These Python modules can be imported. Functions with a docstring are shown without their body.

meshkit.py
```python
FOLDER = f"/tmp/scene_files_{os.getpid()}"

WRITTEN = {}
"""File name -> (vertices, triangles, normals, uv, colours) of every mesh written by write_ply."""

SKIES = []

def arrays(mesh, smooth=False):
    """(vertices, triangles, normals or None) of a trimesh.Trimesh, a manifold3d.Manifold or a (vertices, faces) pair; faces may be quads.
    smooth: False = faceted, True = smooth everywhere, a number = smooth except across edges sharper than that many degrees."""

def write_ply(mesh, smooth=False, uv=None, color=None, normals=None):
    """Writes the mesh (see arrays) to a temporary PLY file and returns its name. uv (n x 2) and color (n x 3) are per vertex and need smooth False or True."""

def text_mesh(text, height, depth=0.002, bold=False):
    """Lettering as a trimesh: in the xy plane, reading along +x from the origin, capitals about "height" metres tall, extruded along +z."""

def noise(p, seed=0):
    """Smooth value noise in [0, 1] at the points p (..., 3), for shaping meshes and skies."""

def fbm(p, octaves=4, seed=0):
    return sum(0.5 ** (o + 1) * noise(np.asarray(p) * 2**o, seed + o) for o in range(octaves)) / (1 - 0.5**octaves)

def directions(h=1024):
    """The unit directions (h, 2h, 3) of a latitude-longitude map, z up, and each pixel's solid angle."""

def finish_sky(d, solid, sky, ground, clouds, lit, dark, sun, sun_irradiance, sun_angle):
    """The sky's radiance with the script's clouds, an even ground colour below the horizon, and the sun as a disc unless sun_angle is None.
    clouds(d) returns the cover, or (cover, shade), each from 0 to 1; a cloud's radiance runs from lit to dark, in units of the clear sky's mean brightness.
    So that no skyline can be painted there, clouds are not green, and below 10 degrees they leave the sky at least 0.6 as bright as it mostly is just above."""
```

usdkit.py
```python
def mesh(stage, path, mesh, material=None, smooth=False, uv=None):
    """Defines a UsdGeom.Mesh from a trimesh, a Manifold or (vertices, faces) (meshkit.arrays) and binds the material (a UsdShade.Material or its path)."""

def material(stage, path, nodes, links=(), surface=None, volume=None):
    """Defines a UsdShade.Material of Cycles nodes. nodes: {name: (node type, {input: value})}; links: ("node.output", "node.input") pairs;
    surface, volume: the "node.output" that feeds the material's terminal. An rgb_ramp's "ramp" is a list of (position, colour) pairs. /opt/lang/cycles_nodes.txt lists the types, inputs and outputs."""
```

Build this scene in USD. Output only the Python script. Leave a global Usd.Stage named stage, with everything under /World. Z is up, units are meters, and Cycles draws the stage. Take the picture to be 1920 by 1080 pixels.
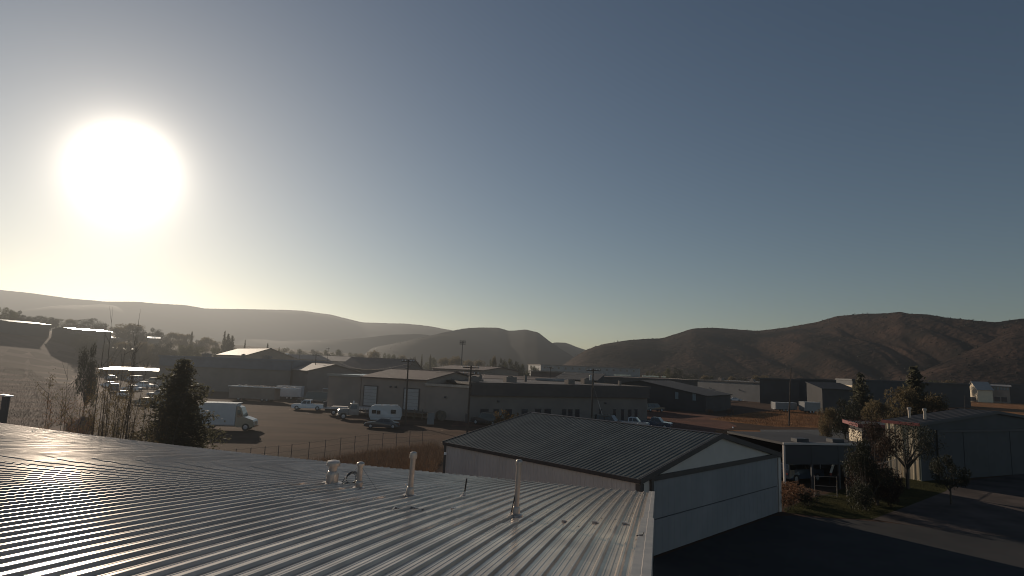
import math, random
import numpy as np, trimesh, usdkit, meshkit
from pxr import Usd, UsdGeom, UsdLux, UsdShade, Gf, Sdf, Vt
from scipy.spatial import Delaunay

stage = Usd.Stage.CreateInMemory()
UsdGeom.SetStageUpAxis(stage, UsdGeom.Tokens.z)
UsdGeom.SetStageMetersPerUnit(stage, 1.0)
W = UsdGeom.Xform.Define(stage, '/World').GetPrim()
stage.SetDefaultPrim(W)
UsdGeom.Scope.Define(stage, '/World/Looks')

# ------------------------------------------------------------------ camera
F, H = 1100.0, 9.5                      # focal length in photograph pixels (1920 wide), eye height
PITCH, ROLL = math.radians(7.66), math.radians(2.2)
EXPOSURE = -0.45
right0, fwd, up0 = np.array([1., 0, 0]), np.array([0, math.cos(PITCH), math.sin(PITCH)]), np.array([0, -math.sin(PITCH), math.cos(PITCH)])
CR = math.cos(ROLL) * right0 + math.sin(ROLL) * up0
CU = -math.sin(ROLL) * right0 + math.cos(ROLL) * up0
EYE = np.array([0., 0, H])
cam = UsdGeom.Camera.Define(stage, '/World/camera')
cam.CreateHorizontalApertureAttr(36.0); cam.CreateVerticalApertureAttr(20.25)
cam.CreateFocalLengthAttr(36.0 * F / 1920); cam.CreateClippingRangeAttr(Gf.Vec2f(0.1, 60000))
cam.CreateExposureAttr(EXPOSURE)
cam.AddTransformOp().Set(Gf.Matrix4d(*[float(v) for row in (np.append(CR, 0), np.append(CU, 0), np.append(-fwd, 0), np.append(EYE, 1)) for v in row]))

# ------------------------------------------------------------------ sun and sky
SUN_AZ, SUN_EL = math.radians(-34.6), math.radians(15.0)
SUN = np.array([math.sin(SUN_AZ) * math.cos(SUN_EL), math.cos(SUN_AZ) * math.cos(SUN_EL), math.sin(SUN_EL)])
SKY_STRENGTH, SUN_INTENSITY = 0.058, 1.25
HAZE, FINE = 1.45e-4, 3.0e-5            # fog-like and forward-scattering share of the air
usdkit.material(stage, '/World/Looks/sky', {
    'sky': ('sky_texture', {'sky_type': 'single_scattering', 'sun_disc': False, 'sun_elevation': SUN_EL, 'sun_rotation': SUN_AZ, 'altitude': 1700.0,
                            'air_density': 1.25, 'aerosol_density': 0.7, 'ozone_density': 1.4}),
    'bg': ('background_shader', {'strength': SKY_STRENGTH})}, [('sky.color', 'bg.color')], surface='bg.background')
dome = UsdLux.DomeLight.Define(stage, '/World/sky')
UsdShade.MaterialBindingAPI.Apply(dome.GetPrim()).Bind(UsdShade.Material.Get(stage, '/World/Looks/sky'))
sun = UsdLux.DistantLight.Define(stage, '/World/sun')
sun.CreateNormalizeAttr(True); sun.CreateIntensityAttr(SUN_INTENSITY); sun.CreateAngleAttr(0.5); sun.CreateColorAttr(Gf.Vec3f(1.0, 0.84, 0.66))
sun.AddTransformOp().Set(Gf.Matrix4d().SetRotate(Gf.Rotation(Gf.Vec3d(0, 0, 1), Gf.Vec3d(*map(float, SUN)))))

# ------------------------------------------------------------------ helpers
rng = random.Random(7)
NP = np.random.default_rng(11)

def ray(px, py):
    d = (px - 960) / F * CR + (540 - py) / F * CU + fwd
    return d / np.linalg.norm(d)

def proj(p):
    v = np.asarray(p, float) - EYE
    z = v @ fwd
    return 960 + F * (v @ CR) / z, 540 - F * (v @ CU) / z

def sstep(a, b, x):
    t = np.clip((np.asarray(x, float) - a) / (b - a), 0, 1)
    return t * t * (3 - 2 * t)

def T(x, y):
    """Height of the valley floor: flat, rising gently to the east (left)."""
    q = np.asarray(x, float) * math.sin(math.radians(-88)) + np.asarray(y, float) * math.cos(math.radians(-88))
    return .245 * (np.logaddexp(0, (q - 143) / 12) - np.logaddexp(0, (q - 222) / 12)) * 12

def G(px, py):
    """Where the line of sight through a photograph pixel meets the valley floor."""
    d = ray(px, py); t = 5.0
    for _ in range(4000):
        p = EYE + t * d
        if p[2] <= T(p[0], p[1]):
            break
        t += max(0.15, 0.4 * (p[2] - T(p[0], p[1])))
    return np.array([p[0], p[1], float(T(p[0], p[1]))])

def P(px, dist, py=690):
    d = ray(px, py); d = d[:2] / np.linalg.norm(d[:2])
    x, y = d * dist
    return np.array([x, y, float(T(x, y))])

def ztop(px, py, dist):
    d = ray(px, py)
    return H + d[2] / np.linalg.norm(d[:2]) * dist

used = {}
def unique(name, parent):
    k = (str(parent), name); n = used.get(k, -1) + 1; used[k] = n
    return name if n == 0 else f'{name}_{n:03d}'

def ppath(parent):
    return '/World' if parent is None else str(parent.GetPath())

def tag(o, label=None, cat=None, group=None, kind=None):
    for k, v in (('label', label), ('category', cat), ('group', group), ('kind', kind)):
        if v: o.SetCustomDataByKey(k, v)
    return o

def obj(name, mesh, mat, parent=None, smooth=False, label=None):
    pp = ppath(parent)
    m = usdkit.mesh(stage, f'{pp}/{unique(name, pp)}', mesh, '/World/Looks/' + mat, smooth=smooth).GetPrim()
    if label: m.SetCustomDataByKey('label', label)
    return m

def thing(name, label, cat, loc=(0, 0, 0), rotz=0.0, group=None, scale=None):
    x = UsdGeom.Xform.Define(stage, '/World/' + unique(name, '/World'))
    x.AddTranslateOp().Set(Gf.Vec3d(*map(float, loc)))
    x.AddRotateZOp().Set(float(rotz))
    x.AddScaleOp().Set(Gf.Vec3f(*map(float, scale or (1, 1, 1))))
    return tag(x.GetPrim(), label, cat, group)

def copy_of(proto, name, label, cat, loc, rotz=0.0, group=None, scale=None):
    o = thing(name, label, cat, loc, rotz, group, scale)
    o.GetReferences().AddInternalReference(proto.GetPath())
    o.SetInstanceable(True)
    return o

def prototype(name):
    return stage.CreateClassPrim('/World/Looks/' + name)

class MB:
    """Collects pieces into one mesh."""
    def __init__(s): s.v, s.f, s.n = [], [], 0
    def add(s, v, f):
        v = np.asarray(v, float); s.v.append(v); s.f.append(np.asarray(f, int) + s.n); s.n += len(v); return s
    def mesh(s, m): return s.add(m.vertices, m.faces)
    def box(s, c, size, rz=0.0, M=None):
        m = trimesh.creation.box(size)
        if M is not None: m.apply_transform(M)
        if rz: m.apply_transform(trimesh.transformations.rotation_matrix(rz, [0, 0, 1]))
        m.apply_translation(c); return s.mesh(m)
    def tube(s, a, b, r0, r1=None, n=8, caps=True):
        a, b = np.asarray(a, float), np.asarray(b, float); r1 = r0 if r1 is None else r1
        d = (b - a) / np.linalg.norm(b - a); x = np.cross(d, [0, 0, 1] if abs(d[2]) < .9 else [1, 0, 0]); x /= np.linalg.norm(x); y = np.cross(d, x)
        t = np.arange(n) * 2 * np.pi / n; c = np.cos(t)[:, None] * x + np.sin(t)[:, None] * y
        f = []
        for i in range(n):
            j = (i + 1) % n; f += [[i, n + i, j], [j, n + i, n + j]]
        v = np.vstack([a + r0 * c, b + r1 * c, a, b])
        if caps:
            for i in range(n):
                j = (i + 1) % n; f += [[i, j, 2 * n], [n + j, n + i, 2 * n + 1]]
        return s.add(v, f)
    def path(s, pts, r, n=5):
        for a, b in zip(pts[:-1], pts[1:]): s.tube(a, b, r, r, n, caps=False)
        return s
    def quad(s, a, b, c, d): return s.add([a, b, c, d], [[0, 1, 2], [0, 2, 3]])
    def poly_extrude(s, poly, o, ex, ez, ey, depth):
        """polygon (x, z) drawn in the plane of ex, ez at o and pushed along ey by depth."""
        from shapely.geometry import Polygon
        m = trimesh.creation.extrude_polygon(Polygon(poly), depth)
        q = m.vertices; v = np.asarray(o) + q[:, :1] * ex + q[:, 1:2] * ez + q[:, 2:3] * ey
        return s.add(v, m.faces)
    def out(s): return trimesh.Trimesh(np.vstack(s.v), np.vstack(s.f), process=False)

# ------------------------------------------------------------------ materials
def M(name, c1, c2=None, scale=1.0, rough=0.8, metal=0.0, bump=0.0, bscale=None, spec=0.5, coat=0.0, stretch=None, detail=4, lo=.36, hi=.64, bdist=.02, vary=0.0, rvar=0.0):
    c2 = c1 if c2 is None else c2
    n = {'geo': ('geometry', {}), 'map': ('mapping', {'scale': stretch or (1, 1, 1)}), 'n': ('noise_texture', {'scale': scale, 'detail': detail, 'roughness': .6}),
         'r': ('rgb_ramp', {'ramp': [(lo, c1), (hi, c2)]}), 'p': ('principled_bsdf', {'roughness': rough, 'metallic': metal, 'specular_ior_level': spec, 'coat_weight': coat, 'coat_roughness': .06})}
    L = [('geo.position', 'map.vector'), ('map.vector', 'n.vector'), ('n.fac', 'r.fac')]
    if vary:
        n['oi'] = ('object_info', {}); n['mr'] = ('map_range', {'from_min': 0.0, 'from_max': 1.0, 'to_min': 1 - vary, 'to_max': 1 + vary}); n['cc'] = ('combine_color', {})
        n['mx'] = ('mix', {'mix_type': 'multiply', 'fac': 1.0})
        L += [('oi.random', 'mr.value')] + [('mr.result', 'cc.' + c) for c in 'rgb'] + [('r.color', 'mx.color1'), ('cc.color', 'mx.color2'), ('mx.color', 'p.base_color')]
    else:
        L += [('r.color', 'p.base_color')]
    if bump:
        n['bn'] = ('noise_texture', {'scale': bscale or scale * 4, 'detail': 3}); n['b'] = ('bump', {'strength': bump, 'distance': bdist})
        L += [('map.vector', 'bn.vector'), ('bn.fac', 'b.height'), ('b.normal', 'p.normal')]
    if rvar:
        n['rr'] = ('map_range', {'from_min': .3, 'from_max': .7, 'to_min': rough - rvar, 'to_max': rough + rvar}); L += [('n.fac', 'rr.value'), ('rr.result', 'p.roughness')]
    usdkit.material(stage, '/World/Looks/' + name, n, L, surface='p.BSDF')

def leafmat(name, c1, c2, trans=.35):
    usdkit.material(stage, '/World/Looks/' + name, {'g': ('geometry', {}), 'r': ('rgb_ramp', {'ramp': [(0, c1), (1, c2)]}), 'p': ('principled_bsdf', {'roughness': .65, 'specular_ior_level': .25}),
        't': ('translucent_bsdf', {}), 'm': ('mix_closure', {'fac': trans})},
        [('g.random_per_island', 'r.fac'), ('r.color', 'p.base_color'), ('r.color', 't.color'), ('p.BSDF', 'm.closure1'), ('t.BSDF', 'm.closure2')], surface='m.closure')

def glassmat(name, c, rough=.05):
    usdkit.material(stage, '/World/Looks/' + name, {'p': ('principled_bsdf', {'base_color': c, 'roughness': rough, 'specular_ior_level': .6, 'coat_weight': .5})}, [], surface='p.BSDF')

M('dirt', (.108, .069, .051), (.066, .046, .036), .03, .95, bump=.5, bscale=3, spec=.02, detail=8)
M('gravel', (.118, .076, .055), (.066, .046, .035), .22, .95, bump=.5, bscale=5, spec=.02, stretch=(.35, 1, 1), detail=9)
M('red_dirt', (.15, .078, .058), (.10, .057, .045), .15, .95, bump=.4, bscale=6, spec=.03)
M('field_grass', (.17, .105, .082), (.10, .066, .052), .05, .95, bump=.5, bscale=1.2, stretch=(1, 3, 1), bdist=.1, spec=.03)
M('golden_grass', (.27, .13, .055), (.14, .07, .034), .2, .95, bump=.8, bscale=4, bdist=.08, spec=.05)
M('asphalt', (.052, .050, .049), (.036, .036, .037), .25, .9, bump=.3, bscale=30, spec=.15)
M('road', (.04, .043, .046), (.03, .032, .035), .3, .85, bump=.2, bscale=20)
M('concrete', (.11, .088, .078), (.062, .052, .047), .35, .9, bump=.3, bscale=6, spec=.08, detail=9)
M('lawn', (.052, .048, .017), (.032, .032, .012), .5, .95, bump=.8, bscale=9, bdist=.04, spec=.05)
M('hill_dry', (.062, .039, .029), (.0145, .0135, .0125), .02, .95, bump=.8, bscale=.2, bdist=2, detail=10, lo=.40, hi=.64, spec=.03)
M('hill_far', (.04, .037, .034), (.02, .02, .02), .008, .95, detail=8, spec=.03)
M('galvanized', (.62, .50, .40), (.40, .315, .25), .8, .21, .40, bump=.10, bscale=2.2, bdist=.006, vary=.12, rvar=.06, detail=7)
M('galv_plain', (.55, .46, .39), (.42, .355, .31), 3, .34, .6)
M('bright_roof', (.62, .61, .58), (.5, .49, .47), .5, .22, .9, bump=.15, bscale=.6, bdist=.02)
M('white_steel', (.53, .465, .42), (.46, .405, .37), .5, .6, spec=.3, vary=.04)
M('door_white', (.235, .225, .23), (.195, .19, .195), .4, .55, spec=.3)
M('green_roof', (.098, .100, .086), (.072, .075, .066), .6, .5, spec=.25, vary=.1)
M('green_trim', (.055, .043, .039), (.042, .035, .033), 1, .5)
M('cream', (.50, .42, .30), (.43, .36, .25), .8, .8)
M('cream_wall', (.62, .52, .38), (.5, .42, .31), 2, .85, bump=.4, bscale=6)
M('red_trim', (.22, .055, .055), (.18, .045, .045), 1, .5)
M('dark_metal', (.035, .035, .04), None, 1, .5)
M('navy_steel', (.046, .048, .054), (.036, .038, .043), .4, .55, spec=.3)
M('grey_wall', (.19, .155, .135), (.15, .125, .11), .2, .85)
M('tan_wall', (.26, .20, .16), (.20, .155, .125), .2, .85)
M('shop_wall', (.29, .225, .185), (.23, .18, .15), .2, .8)
M('brown_fascia', (.065, .05, .046), (.05, .04, .038), .3, .7)
M('brown_roof', (.14, .095, .08), (.10, .07, .06), .3, .8)
M('tan_roof', (.24, .19, .15), (.18, .145, .12), .3, .7)
M('blue_roof', (.13, .135, .155), (.105, .11, .13), .3, .6)
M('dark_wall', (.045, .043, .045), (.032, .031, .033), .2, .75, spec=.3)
M('white_wall', (.21, .205, .205), (.175, .172, .172), .2, .75)
M('dock_door', (.40, .37, .35), (.35, .325, .31), .6, .6)
M('wood_pole', (.075, .052, .038), (.045, .032, .025), 3, .9, bump=.4, bscale=20)
M('weathered_wood', (.16, .12, .09), (.10, .08, .06), 3, .9)
M('bark', (.075, .055, .042), (.045, .034, .027), 6, .95, bump=.6, bscale=20)
M('white_paint', (.72, .72, .71), (.66, .66, .65), 1, .3, coat=.6)
M('van_white', (.48, .48, .48), (.42, .42, .42), .8, .35, coat=.4)
M('truck_grey', (.22, .205, .19), (.16, .15, .14), 1.5, .45, coat=.3)
M('dark_paint', (.022, .022, .026), None, 1, .25, coat=.8)
M('blue_paint', (.03, .045, .07), None, 1, .25, coat=.8)
M('silver_paint', (.40, .40, .41), None, 1, .3, .5, coat=.6)
M('tan_paint', (.30, .24, .17), None, 1, .3, coat=.6)
M('red_paint', (.20, .03, .025), None, 1, .3, coat=.6)
M('rubber', (.018, .018, .018), None, 1, .85)
M('chrome', (.6, .6, .6), None, 1, .12, 1.0)
M('black_pipe', (.015, .015, .016), None, 1, .6)
M('black_cable', (.02, .02, .02), None, 1, .6)
M('lamp_white', (.8, .8, .78), None, 1, .3)
M('dry_stalk', (.34, .21, .11), (.20, .12, .065), 2, .9)
glassmat('car_glass', (.012, .014, .016)); glassmat('window_glass', (.02, .022, .026), .08); glassmat('headlight_glass', (.7, .7, .68), .08)
M('window_light', (.17, .2, .21), None, 1, .3)
leafmat('leaf_green', (.07, .07, .03), (.11, .095, .04), .45)
leafmat('leaf_dark', (.035, .036, .022), (.06, .055, .032), .3)
leafmat('leaf_olive', (.13, .10, .055), (.20, .15, .075), .55)
leafmat('leaf_yellow', (.26, .15, .045), (.14, .085, .03), .4)
leafmat('leaf_red', (.06, .038, .026), (.038, .03, .02), .3)
leafmat('needle', (.09, .085, .055), (.15, .13, .08), .55)
leafmat('dry_leaf', (.21, .11, .06), (.11, .065, .04), .3)

# ------------------------------------------------------------------ the ground and its surfaces
def grid_mesh(xs, ys, zs):
    n, m = xs.shape
    i = np.arange(n * m).reshape(n, m)
    f = np.concatenate([np.stack([i[:-1, :-1], i[1:, :-1], i[:-1, 1:]], -1).reshape(-1, 3), np.stack([i[1:, :-1], i[1:, 1:], i[:-1, 1:]], -1).reshape(-1, 3)])
    return trimesh.Trimesh(np.stack([xs, ys, zs], -1).reshape(-1, 3), f, process=False)

rr = np.concatenate([[0.01], np.geomspace(4, 2600, 110)]); aa = np.radians(np.linspace(-180, 180, 241))
A_, R_ = np.meshgrid(aa, rr); gx, gy = R_ * np.sin(A_), R_ * np.cos(A_)
tag(obj('ground', grid_mesh(gx, gy, T(gx, gy)), 'dirt', smooth=60), kind='structure')

import shapely
from shapely.geometry import Polygon
def sheet(name, pts, mat, lift, n=900, jag=0.0):
    """A ground surface laid over the valley floor: its outline as ground points."""
    p = np.array([q[:2] for q in pts]); poly = Polygon(p).buffer(0)
    b = poly.boundary; L = b.length; k = 160
    ring = np.array([b.interpolate(L * i / k).coords[0] for i in range(k)])
    if jag: ring = ring + jag * meshkit.fbm(np.c_[ring * .13, ring[:, :1] * 0], 3)[:, None] * np.array([1., .6])
    poly = Polygon(ring).buffer(0)
    if poly.geom_type != 'Polygon': poly = max(poly.geoms, key=lambda g: g.area)
    x0, y0, x1, y1 = poly.bounds; s = math.sqrt(max((x1 - x0) * (y1 - y0), 1) / n)
    X, Y = np.meshgrid(np.arange(x0, x1, s), np.arange(y0, y1, s)); q = np.c_[X.ravel(), Y.ravel()]
    q = q[shapely.contains_xy(poly.buffer(-s * .4), q[:, 0], q[:, 1])]
    v = np.vstack([np.array(poly.exterior.coords)[:-1], q]); d = Delaunay(v).simplices
    c = v[d].mean(1); d = d[shapely.contains_xy(poly, c[:, 0], c[:, 1])]
    e1, e2 = v[d[:, 1]] - v[d[:, 0]], v[d[:, 2]] - v[d[:, 0]]
    flip = e1[:, 0] * e2[:, 1] - e1[:, 1] * e2[:, 0] < 0; d[flip] = d[flip][:, ::-1]
    return tag(obj(name, trimesh.Trimesh(np.c_[v, T(v[:, 0], v[:, 1]) + lift], d, process=False), mat), kind='structure')

sheet('field', [P(-60, 66), P(-900, 60), P(-900, 600), P(-60, 560), P(215, 520), P(215, 240), P(170, 150), P(150, 95), P(90, 60)], 'field_grass', .010, n=2600, jag=2)
sheet('gravel_lot', [P(255, 60), P(200, 120), P(240, 190), P(400, 190), P(560, 170), P(700, 120), P(880, 100), P(900, 92), P(840, 74), P(700, 66), P(560, 58), P(420, 52)], 'gravel', .008, jag=2)
sheet('dirt_lane', [G(1210, 768), G(1300, 773), G(1345, 782), G(1380, 800), G(1330, 812), G(1235, 806), G(1000, 800), G(900, 800), G(840, 800), G(850, 790), G(1000, 792), G(1200, 790)], 'red_dirt', .016, jag=.6)
sheet('dry_grass_patch', [G(1325, 786), G(1400, 774), G(1480, 768), G(1560, 765), G(1660, 768), G(1660, 800), G(1560, 803), G(1440, 800)], 'golden_grass', .020, jag=1.5)
sheet('dry_grass_strip', [G(1340, 806), G(1430, 808), G(1440, 828), G(1330, 826)], 'golden_grass', .024, jag=.6)
sheet('far_dry_ground', [P(1740, 330), P(1790, 300), P(1850, 270), P(2050, 250), P(2050, 520), P(1860, 480), P(1780, 430)], 'golden_grass', .012, jag=4)
sheet('road', [G(1425, 806), G(1560, 806), G(1700, 812), G(1700, 836), G(1560, 836), G(1435, 834)], 'road', .028)
sheet('asphalt_apron', [P(1260, 5), P(1180, 34), G(1222, 1050), G(1455, 966), G(1640, 978), G(1760, 992), G(1925, 1010), np.array([75, 40, 0]), np.array([75, -10, 0]), np.array([6, -10, 0])], 'asphalt', .012)
sheet('concrete_apron', [G(1636, 974), G(1700, 950), G(1770, 922), G(1790, 905), G(1925, 888), np.array([95, 75, 0]), np.array([95, 20, 0]), np.array([52, 25, 0]), G(1925, 1012), G(1760, 994)], 'concrete', .016)
sheet('lawn', [G(1466, 955), G(1520, 935), G(1570, 920), G(1640, 903), G(1700, 895), G(1790, 900), G(1770, 922), G(1700, 950), G(1632, 975), G(1560, 972), G(1470, 962)], 'lawn', .020, jag=.4)

# ------------------------------------------------------------------ the hills
HILLS = {}
def hill(name, sky, d0, d1, mat, seed, rough=1.0, n=340, m=80, rav=26.0, bow=1.0):
    """A range of hills: its skyline is given by the directions in which it is seen; foot at d0, crest at d1, then falling away behind."""
    d0, d1, rav = d0 * .31, d1 * .31, rav * .31
    s = np.array(sky, float); xs = np.linspace(s[0, 0], s[-1, 0], n); ys = np.interp(xs, s[:, 0], s[:, 1])
    k = np.ones(5) / 5; ys = np.convolve(np.pad(ys, 2, mode='edge'), k, 'valid')
    az = np.empty(n); el = np.empty(n)
    for i in range(n):
        d = ray(xs[i], ys[i]); az[i] = math.atan2(d[0], d[1]); el[i] = d[2] / math.hypot(d[0], d[1])
    crest = d1 * (1 + .10 * np.sin(np.linspace(0, 9, n) + seed)); zr = H + el * crest
    t = np.concatenate([np.linspace(0, 1, m), np.linspace(1.04, 2.0, 22)])
    Z = np.empty((n, len(t))); D = np.empty_like(Z)
    for j, tt in enumerate(t):
        D[:, j] = d0 + (crest - d0) * tt
        Z[:, j] = zr * ((sstep(0, 1, tt) * .45 + tt ** .9 * .55) if tt <= 1 else max(0, 1 - (tt - 1) ** 1.3))
    X, Y = D * np.sin(az)[:, None], D * np.cos(az)[:, None]
    pts = np.c_[X.ravel(), Y.ravel(), np.zeros(X.size)]
    L = (d1 - d0) * .28
    lat = np.repeat((az * d1)[:, None], len(t), 1); tt = np.repeat(t[None], n, 0)
    wq = meshkit.fbm(np.c_[pts[:, :2] / 130.0, np.full(len(pts), seed + 5)], 3).reshape(X.shape)
    q = np.c_[(lat / L + .8 * (tt * (d1 - d0) / L) + .9 * wq).ravel(), (tt * (d1 - d0) / (L * 3.2)).ravel(), np.full(X.size, seed * 3.7)]
    rd = 1 - 2 * np.abs(meshkit.fbm(q, 4)).reshape(X.shape)
    fine = meshkit.fbm(np.c_[pts[:, :2] / 40.0, np.full(len(pts), seed)], 4).reshape(X.shape)
    w = np.sin(np.pi * np.clip(tt, 0, 1)) ** .8
    Z = Z + w * (rav * rough * (rd - .35) + 1.7 * rough * fine) * np.clip(zr / zr.max(), .2, 1)[:, None]
    small = meshkit.fbm(np.c_[lat[:, 0] / 7.0, np.zeros(n), np.full(n, seed)], 3)
    Z[:, m - 3:m + 3] += small[:, None] * .8 * rough
    Z = np.where(tt <= 1, np.maximum(Z, -2 + 3 * tt), Z) - 3.0 * (tt < .02)
    HILLS[name] = (X, Y, Z, m)
    return tag(obj(name, grid_mesh(X[::-1], Y[::-1], Z[::-1]), mat, smooth=70), kind='structure')

hill('far_mountain', [(-300, 520), (0, 544), (60, 550), (130, 560), (200, 566), (255, 566), (300, 570), (345, 572), (385, 579), (470, 580), (560, 582), (620, 590), (680, 605), (760, 607), (800, 611), (850, 620), (930, 640), (1000, 660), (1080, 690)], 3350, 4500, 'hill_far', 1.3, 1.2)
hill('low_ridge', [(-250, 600), (0, 590), (100, 574), (200, 571), (300, 590), (420, 625), (520, 640), (600, 638), (680, 634), (730, 628), (790, 626), (860, 640), (960, 668), (1040, 690)], 2900, 3600, 'hill_far', 4.1, .7, n=220)
hill('gap_hill', [(960, 690), (1010, 655), (1040, 642), (1062, 643), (1085, 652), (1120, 663), (1180, 690)], 3700, 4300, 'hill_far', 8.2, .6, n=120)
hill('middle_hill', [(640, 688), (700, 652), (760, 640), (830, 624), (870, 616), (905, 614), (935, 615), (955, 621), (985, 618), (1010, 624), (1030, 640), (1060, 660), (1085, 675), (1120, 694)], 2350, 3100, 'hill_far', 2.2, .8, n=240)
hill('east_range', [(1040, 697), (1070, 674), (1100, 656), (1130, 646), (1180, 638), (1210, 636), (1240, 635), (1270, 626), (1300, 616), (1340, 615), (1380, 618), (1420, 621), (1470, 615), (1530, 605), (1570, 593), (1620, 589), (1665, 588), (1688, 585), (1705, 589), (1740, 590), (1780, 597), (1830, 602), (1870, 605), (1925, 597), (2000, 585), (2200, 570), (2500, 590)], 1620, 2300, 'hill_dry', 5.5, 1.0, n=520, m=110, rav=62)
hill('near_spur', [(1560, 722), (1640, 716), (1720, 700), (1790, 672), (1850, 642), (1900, 615), (1960, 598), (2050, 590), (2300, 600)], 1480, 1950, 'hill_dry', 9.1, .8, n=260, rav=30)

R_h = np.random.default_rng(21); octa = trimesh.creation.icosahedron()
for hn, lab, num in (('east_range', 'dark scrub scattered over the eastern hills', 5200), ('near_spur', 'dark scrub on the nearer spur at the right edge', 1400), ('middle_hill', 'dark scrub on the crest of the middle hill', 500)):
    X, Y, Z, m = HILLS[hn]; cl = meshkit.fbm(np.c_[X.ravel() / 90, Y.ravel() / 90, np.zeros(X.size)], 4).reshape(X.shape); w = np.clip(cl[:, :m] + .02, .001, None) ** 1.5; w[:, -4:] *= 2.5
    pick = R_h.choice(w.size, num, p=(w / w.sum()).ravel()); i, j = np.divmod(pick, m); sz = R_h.uniform(.22, .55, num) * R_h.uniform(.6, 1.5, num)
    c = np.c_[X[i, j], Y[i, j], Z[i, j]] + R_h.normal(size=(num, 3)) * [3, 3, 0] + np.c_[sz * 0, sz * 0, sz * .3]
    v = (c[:, None] + octa.vertices[None] * (sz[:, None] * R_h.uniform(.7, 1.3, (num, 3)))[:, None]).reshape(-1, 3); f = (np.arange(num)[:, None, None] * len(octa.vertices) + octa.faces[None]).reshape(-1, 3)
    tag(obj('scrub', (v, f), 'leaf_dark'), lab, 'scrub', kind='stuff')

# ------------------------------------------------------------------ the hazy morning air
usdkit.material(stage, '/World/Looks/haze', {'v': ('principled_volume', {'color': (.86, .92, .98), 'density': HAZE, 'anisotropy': .64}), 'fine': ('principled_volume', {'color': (1, .97, .92), 'density': FINE, 'anisotropy': .98}),
    'sum': ('add_closure', {})}, [('v.volume', 'sum.closure1'), ('fine.volume', 'sum.closure2')], volume='sum.closure')
tag(obj('haze', trimesh.creation.box([5600, 5600, 201], transform=trimesh.transformations.translation_matrix([0, 0, 94.5])), 'haze'), kind='stuff')

# ------------------------------------------------------------------ the long metal roof in the foreground
EAVE_Z, PHI0, SLOPE, BEND = 5.0, math.radians(14.2), math.radians(7.0), math.radians(.30)
d_ = ray(1225, 925); E0 = EYE + d_ * (EAVE_Z - H) / d_[2]
_u = np.linspace(-6, 60, 661); _ph = PHI0 + BEND * _u
_x = np.concatenate([[0], np.cumsum(-np.cos(_ph[:-1]) * .1)]); _y = np.concatenate([[0], np.cumsum(np.sin(_ph[:-1]) * .1)])
_i0 = 60; _x -= _x[_i0]; _y -= _y[_i0]
_t = np.linspace(-2, 60, 1241); _sl = np.radians(np.interp(_t, [2, 20], [7.6, 3.4])); _th = np.cumsum(np.cos(_sl)) * .05; _tz = np.cumsum(np.sin(_sl)) * .05; _th -= _th[40]; _tz -= _tz[40]
def RS(u, t, n=0.0):
    """A point of the roof: u metres along the eave from its right corner, t metres up the slope, n above the sheet."""
    u, t, n = np.broadcast_arrays(*(np.asarray(q, float) for q in (u, t, n)))
    ph = PHI0 + BEND * u; sl = np.interp(t, _t, _sl); c, s = np.cos(sl), np.sin(sl)
    ex, ey = E0[0] + np.interp(u, _u, _x), E0[1] + np.interp(u, _u, _y)
    h = np.interp(t, _t, _th) - n * s
    return np.stack([ex - np.sin(ph) * h, ey - np.cos(ph) * h, EAVE_Z + np.interp(t, _t, _tz) + n * c], -1)

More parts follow.
